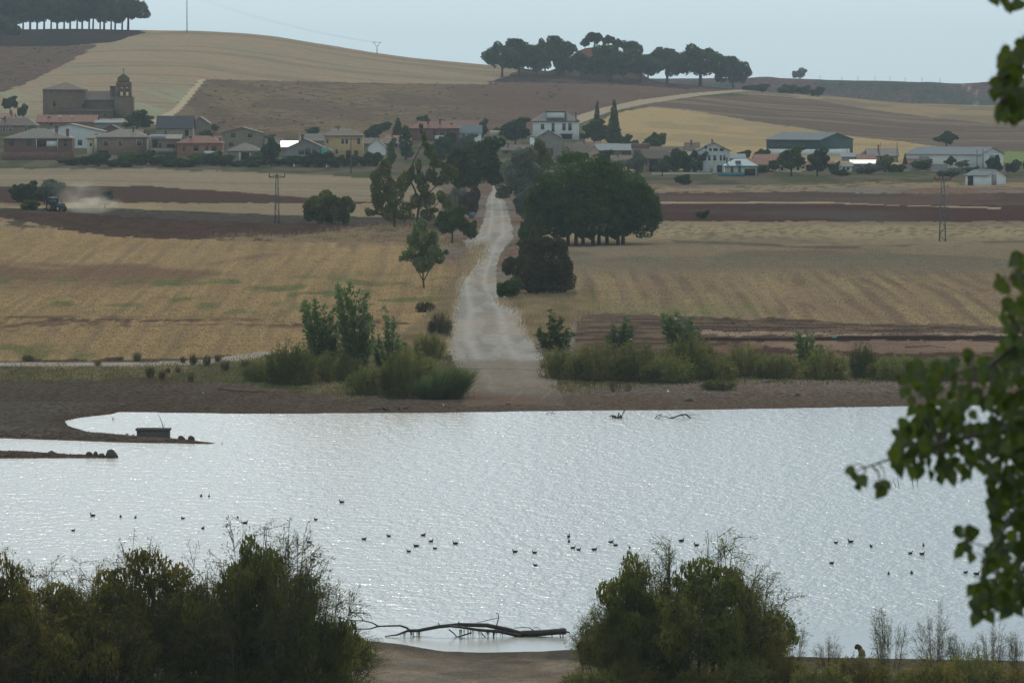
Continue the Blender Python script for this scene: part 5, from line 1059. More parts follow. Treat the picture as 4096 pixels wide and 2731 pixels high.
bf.poly([(X(117.4), .7, Z(77.5)), (X(128.8), .7, Z(77.5)), (X(123.4), .7, Z(73.6))]); bf.poly([(X(128.8), 4.2, Z(77.5)), (X(117.4), 4.2, Z(77.5)), (X(123.4), 4.2, Z(73.6))]); bf.poly([(X(117.4), .7, Z(77.5)), (X(123.4), .7, Z(73.6)), (X(123.4), 4.2, Z(73.6)), (X(117.4), 4.2, Z(77.5))]); bf.poly([(X(128.8), .7, Z(77.5)), (X(128.8), 4.2, Z(77.5)), (X(123.4), 4.2, Z(73.6)), (X(123.4), .7, Z(73.6))])
bo = bf.build('belfry', DS, ch)
cr = MB(); cr.box(X(123.2) - .1, X(123.2) + .1, 2.3, 2.5, Z(74), Z(67.8)); cr.box(X(122.2), X(124.2), 2.3, 2.5, Z(70.4), Z(69.8)); cr.build('cross', STEEL, bo)
for a, b in ((120.2, 122.2), (125.8, 127.7)):
    bl = MB(); zc = Z(89.3); xc = (X(a) + X(b)) / 2; bl.tube([(xc, 2.5, zc + .3), (xc, 2.5, zc + .1), (xc, 2.5, zc - .4), (xc, 2.5, zc - .75)], [.12, .34, .42, .58], 10); bl.build('bell', STEEL, bo)
for (a, b, c, d_) in ((53, 55.5, 101, 106), (82.5, 84.5, 104, 107), (105.4, 107, 113.6, 115.5)):
    yy = -4.58 if c > 111 else (-.08 if a < 84 else -.08)
    MB().box(X(a), X(b), yy, yy + .2, Z(d_), Z(c)).build('window', DARK, ch)
nest = MB(); rr = random.Random(4)
for k in range(40):
    a = rr.uniform(0, 6.28); nest.tube([(math.cos(a) * .75, math.sin(a) * .7, rr.uniform(0, .5)), (math.cos(a + .9) * .8, math.sin(a + .9) * .75, rr.uniform(0, .6))], .05, 4)
nest.tube([(0, 0, 0), (0, 0, .45)], [.6, .8], 9)
no = nest.build('stork_nest', WM['white']); no.location = (p.x + X(120.8), p.y + 2.5, p.z + Z(78.6) + .5)
tag(no, 'whitish stork nest on the left shoulder of the church belfry', 'nest')
# ------------------------------------------------------------------ poles and wires
def lattice(label, u, vb, vt, w0, w1, arm, ymin=480):
    p = hit(u, vb, ymin); s = p.y / F; h = (vb - vt) * s; o = thing('lattice_pylon', label, 'pylon', p)
    a, b = w0 * s / 2, w1 * s / 2
    for sx in (-1, 1):
        for sy in (-1, 1): MB().tube([(sx * a, sy * a, -.3), (sx * b, sy * b, h)], .075, 4).build('leg', STEEL, o)
    br = MB(); n = 9
    for k in range(n):
        z0, z1 = h * k / n, h * (k + 1) / n; r0, r1 = a + (b - a) * k / n, a + (b - a) * (k + 1) / n; f = 1 if k % 2 else -1
        for sy in (-1, 1): br.tube([(-f * r0, sy * r0, z0), (f * r1, sy * r1, z1)], .04, 4); br.tube([(-r0, sy * r0, z0), (r0, sy * r0, z0)], .03, 4)
        for sx in (-1, 1): br.tube([(sx * r0, -f * r0, z0), (sx * r1, f * r1, z1)], .04, 4)
    br.build('bracing', STEEL, o)
    ar = MB(); ar.tube([(-arm * s, 0, h - .4), (arm * s, 0, h - .4)], .09, 4); ar.tube([(-arm * s, 0, h - .4), (0, 0, h + .1), (arm * s, 0, h - .4)], .05, 4); ao = ar.build('crossarm', RUST, o)
    for k in (-1, 0, 1): MB().tube([(k * arm * s * .95, 0, h - .4), (k * arm * s * .95, 0, h - .1), (k * arm * s * .95, 0, h + .35)], [.06, .13, .06], 6).build('insulator', RUST, ao)
    return o
lattice('slim lattice pylon with crossarm in the left middle fields', 277, 223, 175, 4.4, 2.2, 8)
lattice('lattice pylon with crossarm in the right middle fields', 942.5, 241, 177, 6.4, 2.6, 8.5)
def pole(label, u, vb, vt, r, top=None, ymin=480, mat=WOODP, name='utility_pole', cat='pole'):
    p = hit(u, vb, ymin); s = p.y / F; h = (vb - vt) * s; o = thing(name, label, cat, p)
    MB().tube([(0, 0, -.4), (0, 0, h * .5), (0, 0, h)], [r * 1.15, r, r * .8], 6).build('shaft', mat, o)
    t = MB()
    if top == 'T': t.tube([(-1.6, 0, h - .3), (1.6, 0, h - .3)], .09, 4); [t.tube([(k, 0, h - .3), (k, 0, h + .2)], .06, 4) for k in (-1.5, 0, 1.5)]
    elif top == 'Y':
        t.tube([(0, 0, h), (-1.6, 0, h + 2.2)], .1, 4); t.tube([(0, 0, h), (1.6, 0, h + 2.2)], .1, 4); t.tube([(-2.2, 0, h + 2.2), (2.2, 0, h + 2.2)], .08, 4)
    elif top == 'lamp': t.tube([(0, 0, h - .05), (.5, 0, h + .35), (1.3, 0, h + .4)], .05, 4); t.box(1.0, 1.6, -.12, .12, h + .33, h + .43)
    if t.v: t.build('crossarm' if top in 'TY' else 'lamp_arm', mat, o)
    return o, p + Vector((0, 0, h))
_, pa = pole('tall dark pole on the bare hilltop against the sky', 187, 33, -6, .22, 'T', 2000, STEEL)
_, pb = pole('distant forked pole on the hill slope against the sky', 377, 54, 47, .2, 'Y', 2000, STEEL)
pole('grey utility pole in front of the yellow house', 351, 173, 138, .16, 'T')
pole('thin pole at the left end of the white warehouse', 897, 162, 142, .11, None, 1300)
pole('taller pole before the right gable of the white warehouse', 977, 169, 149.5, .12, None, 1300)
pole('pole at the right corner of the white warehouse', 983, 168, 148.5, .12, None, 1300)
pole('street lamp right of the green barn', 847, 158, 141.5, .07, 'lamp', 1300, STEEL, 'street_lamp', 'lamp')
pole('thin pole right of the street lamp by the green barn', 850, 159, 149, .07, None, 1300)
pole('short thin pole behind the dark roofed house', 880.5, 158, 141.5, .08, None, 1300)
pole('thin grey pole in front of the brown tiled open barn', 636, 172, 152, .09, None, 1300)
pole('thin pole before the pointed conifers', 613.5, 150, 139, .09, None, 1300)
pole('pole behind the low stone house', 264, 150, 129, .1, 'T', 1300)
for dx in (-1.4, 1.4):
    w = MB(); pts = []
    for k in range(17):
        t = k / 16; q = pa.lerp(pb, t); pts.append((q.x + dx, q.y, q.z + (0 if t == 0 else 2.0 * t) - 10 * t * (1 - t)))
    w.tube(pts, .022, 4, False); tag(w.build('power_line', STEEL), 'thin sagging wire between the two hilltop poles, %s strand' % ('left' if dx < 0 else 'right'), 'wire', 'wires between the hilltop poles')
for k, (u, v) in enumerate([(820, 80), (842, 81), (858, 82), (875, 82.6), (890, 83.2), (905, 83.8), (922, 84.3), (940, 84.6)]):
    q = at(u, v, 4022); z = gz(q.x, 4022); o = thing('fence_post', 'thin fence post on the cliff skyline, %s from the left' % ORD[k], 'post', (q.x, 4022, z), 'fence posts on the cliff skyline')
    MB().tube([(0, 0, -1), (0, 0, 1.5), (0, 0, 3.0)], [.14, .12, .1], 5).build('shaft', WOODP, o); MB().box(-.3, .3, -.05, .05, 2.6, 2.75).build('crosspiece', WOODP, o)
# road signs at the village edge, blue sign on the road
SIGNR = plain('sign_red', (0.45, 0.06, 0.05), 0.5, 0.1, 2); SIGNB = plain('sign_blue', (0.08, 0.16, 0.24), 0.5, 0.2, 2)
for k, (u, v, mt, w, h, lab) in enumerate([(294, 169, 'r', 2.2, 7, 'left triangular red edged road sign before the unfinished house'), (326.5, 170, 'r', 2.2, 7, 'right triangular red edged road sign by the green netting'), (472, 220, 'b', 5, 8, 'small blue board sign at the left of the far road')]):
    p = hit(u, v, 900); s = p.y / F; o = thing('road_sign', lab, 'sign', p); hh = h * s
    MB().tube([(0, 0, -.2), (0, 0, hh * .6), (0, 0, hh * .95)], .05, 5).build('post', STEEL, o)
    m = MB()
    if mt == 'r':
        w2 = w * s * .6; m.slab([(-w2, -.08, hh - 1.2), (w2, -.08, hh - 1.2), (0, -.08, hh)], .001); b = MB(); b.poly([(-w2, -.1, hh - 1.2), (w2, -.1, hh - 1.2), (0, -.1, hh)]); b.poly([(w2, -.06, hh - 1.2), (-w2, -.06, hh - 1.2), (0, -.06, hh)]); pl = b.build('board', SIGNR, o)
        b = MB(); b.poly([(-w2 * .6, -.12, hh - 1.05), (w2 * .6, -.12, hh - 1.05), (0, -.12, hh - .35)]); b.build('face', WM['white'], pl)
    else: m.box(-w * s / 2, w * s / 2, -.1, -.05, hh * .35, hh); m.build('board', SIGNB, o)

# ------------------------------------------------------------------ tractor and its dust
TG = plain('tractor_paint', (0.03, 0.10, 0.10), 0.5, 0.2, 2); TY = plain('tyre_rubber', (0.02, 0.02, 0.02), 0.9, 0.2, 3)
p = hit(56, 211.5, 900); tr = thing('tractor', 'dark green tractor ploughing in a cloud of dust at the left', 'tractor', p, None, 0.9)
def wheel(name, x, y, r, w):
    o = MB().tube([(x - w / 2, y, r), (x - w * .4, y, r), (x + w * .4, y, r), (x + w / 2, y, r)], [r * .9, r, r, r * .9], 18).build(name, TY, tr)
    MB().tube([(x - w / 2 - .03, y, r), (x + w / 2 + .03, y, r)], r * .55, 12).build('rim', WM['yellow'], o)
for sx in (-1, 1): wheel('rear_wheel', sx * .95, .75, .85, .5); wheel('front_wheel', sx * .8, -1.35, .55, .35)
b = MB(); b.box(-.42, .42, -2.0, .0, .75, 1.5); b.box(-.36, .36, -1.9, -.1, 1.5, 1.62); b.box(-.6, .6, 0, 1.4, .7, 1.2); b.build('body', TG, tr)
c = MB()
for x in (-.68, .62):
    for y in (0.0, 1.3): c.box(x, x + .07, y, y + .07, 1.2, 2.55)
c.build('cab_frame', TG, tr); MB().box(-.64, .64, .05, 1.32, 1.25, 2.5).build('cab_glass', PANE, tr); MB().box(-.78, .78, -.12, 1.5, 2.55, 2.68).build('cab_roof', TG, tr)
MB().tube([(.3, -1.2, 1.5), (.3, -1.2, 2.5)], .05, 6).build('exhaust', TY, tr)
h_ = MB(); h_.box(-1.6, 1.6, 1.9, 2.05, .55, .68); [h_.box(-1.5 + k * .6, -1.42 + k * .6, 1.9, 2.3, 0.05, .6) for k in range(6)]; h_.box(-.1, .1, 1.4, 1.95, .6, .72); h_.build('plough', STEEL, tr)
m, nt, out = new_mat('dust'); L = nt.links.new
pv = N(nt, 'ShaderNodeVolumePrincipled'); pv.inputs['Color'].default_value = (0.85, 0.78, 0.68, 1); pv.inputs['Anisotropy'].default_value = 0.4
tc = N(nt, 'ShaderNodeTexCoord'); ln = N(nt, 'ShaderNodeVectorMath', operation='LENGTH'); L(tc.outputs['Object'], ln.inputs[0])
fo = N(nt, 'ShaderNodeMapRange', interpolation_type='SMOOTHSTEP'); fo.inputs['From Min'].default_value = 1.0; fo.inputs['From Max'].default_value = 0.0; fo.inputs['To Min'].default_value = 0; fo.inputs['To Max'].default_value = 1
L(ln.outputs['Value'], fo.inputs['Value'])
nz = N(nt, 'ShaderNodeTexNoise'); nz.inputs['Scale'].default_value = 2.2; nz.inputs['Detail'].default_value = 3; L(tc.outputs['Object'], nz.inputs['Vector'])
nr_ = N(nt, 'ShaderNodeMapRange'); nr_.inputs['From Min'].default_value = 0.38; nr_.inputs['From Max'].default_value = 0.62; L(nz.outputs['Fac'], nr_.inputs['Value'])
mm = N(nt, 'ShaderNodeMath', operation='MULTIPLY'); L(fo.outputs[0], mm.inputs[0]); L(nr_.outputs[0], mm.inputs[1])
m2 = N(nt, 'ShaderNodeMath', operation='MULTIPLY', i_1=0.38); L(mm.outputs[0], m2.inputs[0]); L(m2.outputs[0], pv.inputs['Density']); L(pv.outputs[0], out.inputs['Volume'])
bm = []; 
d_ = MB(); n_ = 12; ring = []
for i in range(n_ + 1):
    a = math.pi * i / n_; ring.append((math.sin(a), math.cos(a)))
d_.tube([(0, 0, c_) for s_, c_ in ring], [max(s_, .01) for s_, c_ in ring], 16)
do = d_.build('dust_cloud', m); do.location = (p.x + 6.0, p.y + 3, p.z + 1.3); do.scale = (7.5, 5, 2.5)
tag(do, 'pale dust cloud blowing right from the tractor', 'dust', kind='stuff')
d2 = obj('dust_cloud', do.data.copy()); d2.data.materials.clear(); mm_ = m.copy(); d2.data.materials.append(mm_); d2.location = (p.x + 2.5, p.y + 22, p.z + 3.4); d2.scale = (7, 8, 3.6)
for n in mm_.node_tree.nodes:
    if n.type == 'MATH' and abs(n.inputs[1].default_value - 0.38) < 1e-4: n.inputs[1].default_value = 0.05
tag(d2, 'thin dust drifting over the bushes behind the tractor', 'dust', kind='stuff')

# ------------------------------------------------------------------ shore details
ROCK = plain('shore_rock', (0.10, 0.08, 0.065), 0.95, 0.4, 3, 0.8); WETW = plain('wet_driftwood', (0.055, 0.042, 0.034), 0.7, 0.4, 5, 0.6, spec=0.4); TROUGH = plain('old_trough_stone', (0.10, 0.085, 0.07), 0.95, 0.35, 3, 0.6)
ALG = leafy('hanging_algae', (0.06, 0.066, 0.014), (0.12, 0.115, 0.02), 0.5, 6); PALEW = plain('litter_white', (0.7, 0.72, 0.74), 0.6, 0.1, 3); BAGG = plain('litter_green', (0.12, 0.42, 0.34), 0.6, 0.1, 3)
def rock_mesh(seed):
    r = np.random.default_rng(seed); V = []; m = MB()
    nu, nv = 9, 6; g = {}
    for j in range(nv + 1):
        for i in range(nu):
            a = 2 * math.pi * i / nu; b = math.pi * j / nv; d = (math.sin(b) * math.cos(a), math.sin(b) * math.sin(a), math.cos(b)); k = 0.72 + .5 * float(value_noise(d[0] * 1.8 + seed, d[1] * 1.8 + d[2] * 1.3, seed))
            V.append((d[0] * k, d[1] * k * .8, max(d[2] * k * .8, -.35)))
    Q = [(j * nu + i, j * nu + (i + 1) % nu, (j + 1) * nu + (i + 1) % nu, (j + 1) * nu + i) for j in range(nv) for i in range(nu)]
    me = mesh_np('rock', V, Q); me.materials.append(ROCK); return me
RK = [rock_mesh(k) for k in range(4)]
def spit_pt(u, v):
    q = on(u, v, 0.0); q.z = max(gz(q.x, q.y), -.05); return q
RL_ = [(111, 457, 11, 11, 'largest squat boulder at the tip of the lower mud spit'), (101.5, 457, 7.5, 5, 'flat boulder left of the largest boulder on the lower spit'), (95.5, 456.6, 5.5, 5, 'small boulder second left of the largest one on the lower spit'), (89.5, 456.4, 6, 4, 'leftmost low boulder of the group on the lower spit'), (51, 453, 9, 4.5, 'low flat rock midway along the lower mud spit'),
       (181.5, 441, 8, 5.2, 'left of the two rounded rocks right of the stone trough'), (191, 441.5, 6.5, 6, 'right and more pointed of the two rounded rocks by the trough'), (127, 434, 4, 2.4, 'small stone just left of the stone trough'), (133.5, 434.5, 3, 2.2, 'tiny stone touching the left end of the trough'), (222, 443.3, 2.4, 1.2, 'tiny stone in the water off the upper spit tip'),
       (122, 407, 9, 3, 'dark low stone on the left shore above the inlet'), (386, 410, 6, 4, 'dark stone on the far shore below the left thicket'), (371, 409.5, 8, 2.6, 'flat dark stone left of the driftwood stumps on the far shore'), (433, 398.5, 8, 4, 'dark stone at the foot of the reed bed'), (689, 401, 9, 4.4, 'pale grey stone on the right shore gravel'), (655, 382, 12, 4, 'low grey stones at the foot of the right shore scrub'), (766, 382, 10, 4, 'grey stones on the upper right shore gravel'), (798, 396, 6, 4, 'brown stone on the right shore gravel'), (508, 405, 6, 2.4, 'dark clod on the mud where the road meets the lake')]
for k, (u, v, w, h, lab) in enumerate(RL_):
    q = spit_pt(u, v) if v > 404 else hit(u, v); s = q.y / F; o = obj('rock', RK[k % 4]); o.location = q; o.scale = (w * s * .6, w * s * .6, h * s * .85); o.rotation_euler = (0, 0, k * 1.1); tag(o, lab, 'rock', 'rocks along the shore')
q = spit_pt(153.5, 436.5); s = q.y / F; o = thing('stone_trough', 'long weathered stone trough standing on the upper mud spit', 'trough', q, None, -0.06)
w = 32 * s / 2; hh = 9.5 * s
t = MB(); t.box(-w, w, -.7, -.5, -.4, hh - .2); t.box(-w, w, .5, .7, -.4, hh - .2); t.box(-w, -w + .25, -.5, .5, -.4, hh - .2); t.box(w - .25, w, -.5, .5, -.4, hh - .2); t.box(-w + .25, w - .25, -.5, .5, -.4, .15); t.build('basin', TROUGH, o)
t = MB(); t.box(-w - .1, w + .1, -.8, -.45, hh - .2, hh); t.box(-w - .1, w + .1, .45, .8, hh - .2, hh); t.box(-w - .1, -w + .3, -.45, .45, hh - .2, hh); t.box(w - .3, w + .1, -.45, .45, hh - .2, hh); t.build('rim', TROUGH, o)
q = on(163, 431); s = q.y / F
st_ = MB(); st_.tube([(0, 0, -.3), (-.02, 0, .6), (-.25, .1, 1.2), (-.5, .1, 1.7)], [.035, .03, .022, .012], 5); st_.tube([(0, 0, .35), (.12, 0, .5), (.1, 0, .7)], .02, 4); st_.tube([(-.02, 0, .5), (-.12, 0, .62)], .02, 4)
so_ = st_.build('bent_stick', WETW); so_.location = q; tag(so_, 'thin bent stick in the water behind the stone trough', 'stick')
def branch(name, label, pts_list, plane_y, v0, mat, cat='driftwood', depth=0.0, rs=1.0):
    """driftwood drawn as tapered limbs; the points are its side view, lengths in metres come from its distance"""
    s = plane_y / F; u0 = pts_list[0][0][0][0]; base = on(u0, v0); base.y = plane_y
    o = thing(name, label, cat, (at(u0, v0, plane_y).x, plane_y, 0))
    for k, (pts, r0, r1, pn) in enumerate(pts_list):
        m = MB(); n = len(pts); rr = random.Random(k * 7 + n); P = []
        for i, (a, b) in enumerate(pts): P.append(((a - u0) * s, depth * math.sin(k * 1.7 + i * .35) * .6, (v0 - b) * s))
        m.tube(P, [(r0 + (r1 - r0) * i / (n - 1)) * s * rs for i in range(n)], 7); m.build(pn, mat, o)
    return o
za = lambda X_, Y_: (300 + X_ / 7.237, 587.5 + Y_ / 7.237)
ZA = lambda l: [za(a, b) for a, b in l]
dl = branch('driftwood', 'long bare driftwood trunk with branches lying in the shallows', [
 (ZA([(1925, 340), (1860, 342), (1760, 352), (1600, 360)]), 3.2, 3.4, 'trunk'),
 (ZA([(1600, 362), (1500, 330), (1350, 298), (1150, 292), (1000, 305), (850, 333), (775, 332)]), 2.6, 1.6, 'limb'),
 (ZA([(1600, 375), (1450, 340), (1300, 328), (1150, 305), (1080, 300)]), 2.0, 1.0, 'limb'),
 (ZA([(775, 332), (700, 362), (610, 374)]), 1.3, .5, 'branch'), (ZA([(785, 330), (765, 315), (720, 301), (640, 303), (560, 306), (500, 324), (420, 325), (310, 325)]), 1.2, .5, 'branch'),
 (ZA([(560, 306), (520, 280), (455, 262), (350, 260), (280, 240), (140, 205)]), .8, .3, 'branch'), (ZA([(455, 262), (440, 235), (400, 210), (340, 178), (245, 150)]), .6, .25, 'branch'),
 (ZA([(1395, 395), (1410, 330), (1425, 280), (1437, 240), (1432, 215), (1412, 204)]), .7, .35, 'twig'), (ZA([(1437, 243), (1340, 265), (1265, 286)]), .4, .25, 'twig'),
 (ZA([(1005, 305), (1000, 278)]), 1.0, .4, 'snag'), (ZA([(1155, 292), (1143, 264)]), 1.2, .4, 'snag'), (ZA([(1900, 335), (1952, 350)]), 1.4, .7, 'snag'), (ZA([(1880, 330), (1915, 324)]), 1.8, 1.2, 'snag'),
 (ZA([(810, 380), (940, 383), (1080, 386), (1130, 380), (1240, 345)]), .9, .8, 'branch'), (ZA([(1075, 322), (1110, 350), (1135, 380)]), .7, .5, 'twig'),
 (ZA([(1550, 316), (1620, 312), (1660, 316), (1692, 336)]), .35, .5, 'twig'), (ZA([(1690, 318), (1720, 311), (1740, 330), (1745, 378)]), .3, .35, 'twig'), (ZA([(1310, 345), (1330, 370), (1350, 384)]), .6, .4, 'twig'), (ZA([(1880, 355), (1885, 378)]), .6, .5, 'snag'), (ZA([(1900, 352), (1905, 380)]), .7, .5, 'snag'), (ZA([(1820, 360), (1825, 378)]), .6, .5, 'snag')], 341.0, za(0, 378)[1], WETW, depth=.5)
sg = 341.0 / F; u0g = za(1925, 340)[0]; vg = za(0, 378)[1]; rr = random.Random(9)
def strands(lo, hi, ytop, n):
    Q = []
    for k in range(n):
        xa = rr.uniform(lo, hi); a, b = za(xa, ytop(xa)); x = (a - u0g) * sg; z = (vg - b) * sg; ln = min(z, rr.uniform(.15, .75)); w_ = rr.uniform(.008, .022); y = rr.uniform(-.3, .3)
        Q.append([(x - w_, y, z), (x + w_, y, z), (x + w_ * .5, y + .02, z - ln), (x - w_ * .5, y + .02, z - ln)])
    return np.array(Q)
ao = obj('hanging_algae', qmesh('hanging_algae', np.concatenate([strands(1150, 1500, lambda x: 325 + (x - 1150) * .05, 70), strands(720, 880, lambda x: 345, 30), strands(880, 1080, lambda x: 378, 20), strands(1590, 1610, lambda x: 340, 8)]), ALG), dl); ao['kind'] = 'stuff'
zb = lambda l: [(587.5 + a / 17.1, 400 + b / 17.1) for a, b in l]
branch('driftwood_stump', 'dark spiky driftwood stump in the water near the far shore', [(zb([(500, 300), (545, 285), (600, 296)]), 1.3, .5, 'stump'), (zb([(520, 300), (530, 250), (542, 208)]), .9, .5, 'snag'), (zb([(560, 290), (565, 240)]), 1.0, .5, 'snag'), (zb([(575, 285), (610, 215), (640, 165), (680, 135)]), .5, .25, 'twig'), (zb([(605, 220), (638, 140)]), .4, .2, 'twig'), (zb([(490, 298), (470, 268), (420, 258), (375, 272)]), 1.2, .5, 'limb'), (zb([(420, 292), (455, 280), (490, 296)]), .9, .6, 'limb')], on(617, 417.8).y, 417.8, WETW, depth=.3)
branch('driftwood_branch', 'thin arched driftwood branch in the water near the right far shore', [(zb([(1390, 304), (1480, 290), (1560, 258), (1620, 245), (1690, 238)]), .7, .8, 'limb'), (zb([(1690, 240), (1730, 280), (1770, 302)]), .8, .5, 'limb'), (zb([(1395, 300), (1350, 275), (1250, 268), (1220, 290), (1200, 306)]), .4, .4, 'branch'), (zb([(1160, 306), (1185, 265), (1230, 245), (1275, 235)]), .5, .5, 'branch'), (zb([(1700, 240), (1800, 245), (1900, 240), (1940, 252)]), .25, .12, 'twig'), (zb([(1700, 245), (1790, 285), (1860, 304)]), .2, .1, 'twig'), (zb([(1610, 255), (1640, 280), (1660, 304)]), .3, .2, 'twig')], on(680, 417.8).y, 417.8, WETW, depth=.3)
branch('driftwood_twig', 'tiny twig in the water left of the spiky stump', [([(546, 413.6), (550, 411.8), (555, 413.4)], .3, .25, 'twig'), ([(551, 413.6), (553, 411.5)], .25, .15, 'twig')], on(551, 413.8).y, 413.8, WETW)
branch('reed_sticks', 'group of upright sticks in the water under the hanging leaves', [([(899, 486), (898, 480), (897.5, 472)], .3, .15, 'stick'), ([(896, 486), (894, 482), (893, 478)], .3, .15, 'stick'), ([(913, 486), (911, 470), (910, 458), (912, 444)], .3, .12, 'stick'), ([(889, 485.5), (886, 480)], .2, .1, 'stick'), ([(918, 486), (917, 472)], .22, .12, 'stick')], on(900, 486).y, 486, WETW, cat='stick', depth=.4)
branch('driftwood_log', 'flat dark log lying on the left shore gravel', [([(218, 389), (226, 389.5), (240, 391), (258, 392), (275, 392.6)], .9, .3, 'trunk')], hit(245, 392).y, 392, WETW).location.z = gz(hit(245, 392).x, hit(245, 392).y) + .05
branch('driftwood_stump', 'broken driftwood stumps on the far shore below the left thicket', [([(386, 411), (383, 408), (381, 406.5)], .9, .4, 'snag'), ([(400, 411), (398, 408), (394, 407.5)], .8, .3, 'snag'), ([(403, 409.5), (410, 407.8), (414, 408)], .5, .3, 'limb'), ([(370, 410), (380, 409), (388, 410.5)], .7, .5, 'limb')], hit(388, 411).y, 411, WETW).location.z = .1
branch('driftwood_stump', 'pair of short dark stubs at the waterline below the shore log', [([(271, 413), (270.5, 409), (271, 407)], .5, .25, 'snag'), ([(273, 413), (273.5, 409.5)], .4, .25, 'snag')], on(272, 413).y, 413, WETW)
branch('driftwood_twig', 'forked twig at the mouth of the left inlet', [([(113, 419.5), (112, 416.5), (111.5, 415.5)], .35, .15, 'twig'), ([(113, 419.5), (114.5, 417.5), (114, 416)], .3, .15, 'twig')], on(113, 419.5).y, 419.5, WETW)
branch('driftwood_branch', 'long thin dry branch lying on the pale strip at the right', [([(905, 347.8), (918, 347.2), (930, 346.4), (938, 347.6), (946, 348)], .5, .25, 'branch')], hit(925, 348).y, 348, WETW).location.z = hit(925, 348).z + .1
branch('driftwood_branch', 'dark brush lying at the right end of the pale strip', [([(965, 341), (975, 342), (990, 342.6), (1005, 343)], .5, .3, 'branch'), ([(970, 350), (975, 347), (985, 349)], .3, .2, 'twig')], hit(985, 343).y, 343.5, WETW).location.z = hit(985, 343.5).z + .1
# litter
for u, v, w, h, mt, lab in [(834.5, 337.5, 4.2, 2.8, BAGG, 'pale green plastic bag on the dark ploughed strip at the right'), (668, 391.5, 3.2, 2.2, PALEW, 'white scrap of litter on the right shore gravel'), (203, 393.5, 2.0, 1.4, PALEW, 'small white scrap of litter on the left shore'), (443.5, 405, 1.6, 2.0, PALEW, 'tiny white scrap near the water below the reed bed')]:
    q = hit(u, v); s = q.y / F; o = obj('litter', RK[2].copy()); o.data.materials[0] = mt; o.location = q; o.scale = (w * s * .5, w * s * .4, h * s); tag(o, lab, 'litter')
# rusty clump on a stalk
q = at(859, 660, 330); q.z = ngz(q.x, q.y); s = 330 / F; o = thing('seed_head', 'rusty brown rounded seed head on a pale stalk at the water edge', 'plant', q)
MB().tube([(0.2, 0, -.2), (.15, 0, .3), (0, 0, 8.5 * s)], [.26, .2, .12], 6).build('stalk', plain('dry_stalk', (0.22, 0.15, 0.09), .9), o)
ho = obj('head', RK[1].copy(), o); ho.data.materials[0] = plain('rusty_seeds', (0.10, 0.045, 0.022), .95, .4, 8, .8); ho.location = (-.06, 0, 9.0 * s); ho.scale = (3.8 * s, 3.8 * s, 4.6 * s)

# ------------------------------------------------------------------ coots on the lake
BLK = plain('black_plumage', (0.018, 0.018, 0.02), 0.7, 0.3, 6); BEAK = plain('white_bill', (0.75, 0.72, 0.66), 0.5, 0.1, 6)
def coot(seed, neck):
    m = MB()
    m.tube([(-.21, 0, .07), (-.17, 0, .075), (-.08, 0, .05), (.04, 0, .045), (.12, 0, .06), (.16, 0, .09)], [.012, .045, .085, .092, .075, .03], 9)
    m.tube([(.10, 0, .08), (.145, 0, .12 + neck * .3), (.155, 0, .15 + neck), (.165, 0, .185 + neck), (.16, 0, .215 + neck)], [.05, .036, .032, .038, .018], 8)
    m.tube([(.17, 0, .19 + neck), (.225, 0, .178 + neck)], [.022, .006], 6)
    return m.mesh('coot', BLK)
CT = [coot(0, .0), coot(1, .03), coot(2, -.03)]
DK = [(168, 1217, 1), (213, 1183, -1), (277, 1185, 0), (311, 1187, 0), (420, 1189, -1), (462, 1138, 0), (480, 1138, 0), (546, 1187, 0), (563, 1200, 1), (466, 1212, 0), (785, 1152, -1), (725, 1192, -1), (709, 1244, -1), (718, 1284, -1), (836, 1237, 1), (893, 1230, -1), (939, 1265, -1), (956, 1253, -1), (972, 1228, 1), (990, 1242, 1), (999, 1258, -1), (1046, 1247, -1), (1183, 1266, -1), (1228, 1268, -1), (1230, 1297, -1), (1306, 1231, 0), (1307, 1242, 0), (1316, 1257, 1), (1329, 1261, 1), (1365, 1261, 1), (1403, 1244, 1), (1414, 1251, -1), (1446, 1256, 0), (1565, 1241, 1), (1600, 1251, -1), (1920, 1245, 1), (1954, 1243, -1), (2001, 1253, 0), (2121, 1251, 0), (2091, 1269, 1), (2118, 1271, 1), (1910, 1292, 1), (2094, 1314, 0), (2041, 1316, 0), (2218, 1313, 1), (2243, 1317, 1)]
for k, (a, b, f) in enumerate(sorted(DK)):
    q = on(a / 2.297, b / 2.297 + .6); o = obj('coot', CT[k % 3]); o.location = (q.x, q.y, .015)
    o.rotation_euler = (0, 0, (0.15 * ((k % 5) - 2)) + (math.pi if f < 0 else (0 if f > 0 else 1.2 + .3 * (k % 3)))); sc = .84 + .08 * ((k * 7) % 4); o.scale = (sc, sc, sc)
    tag(o, 'dark coot %s on the lake, %s from the left of all the birds' % ({-1: 'facing left', 1: 'facing right', 0: 'seen end on'}[f], ORD[k]), 'bird', 'coots on the lake')

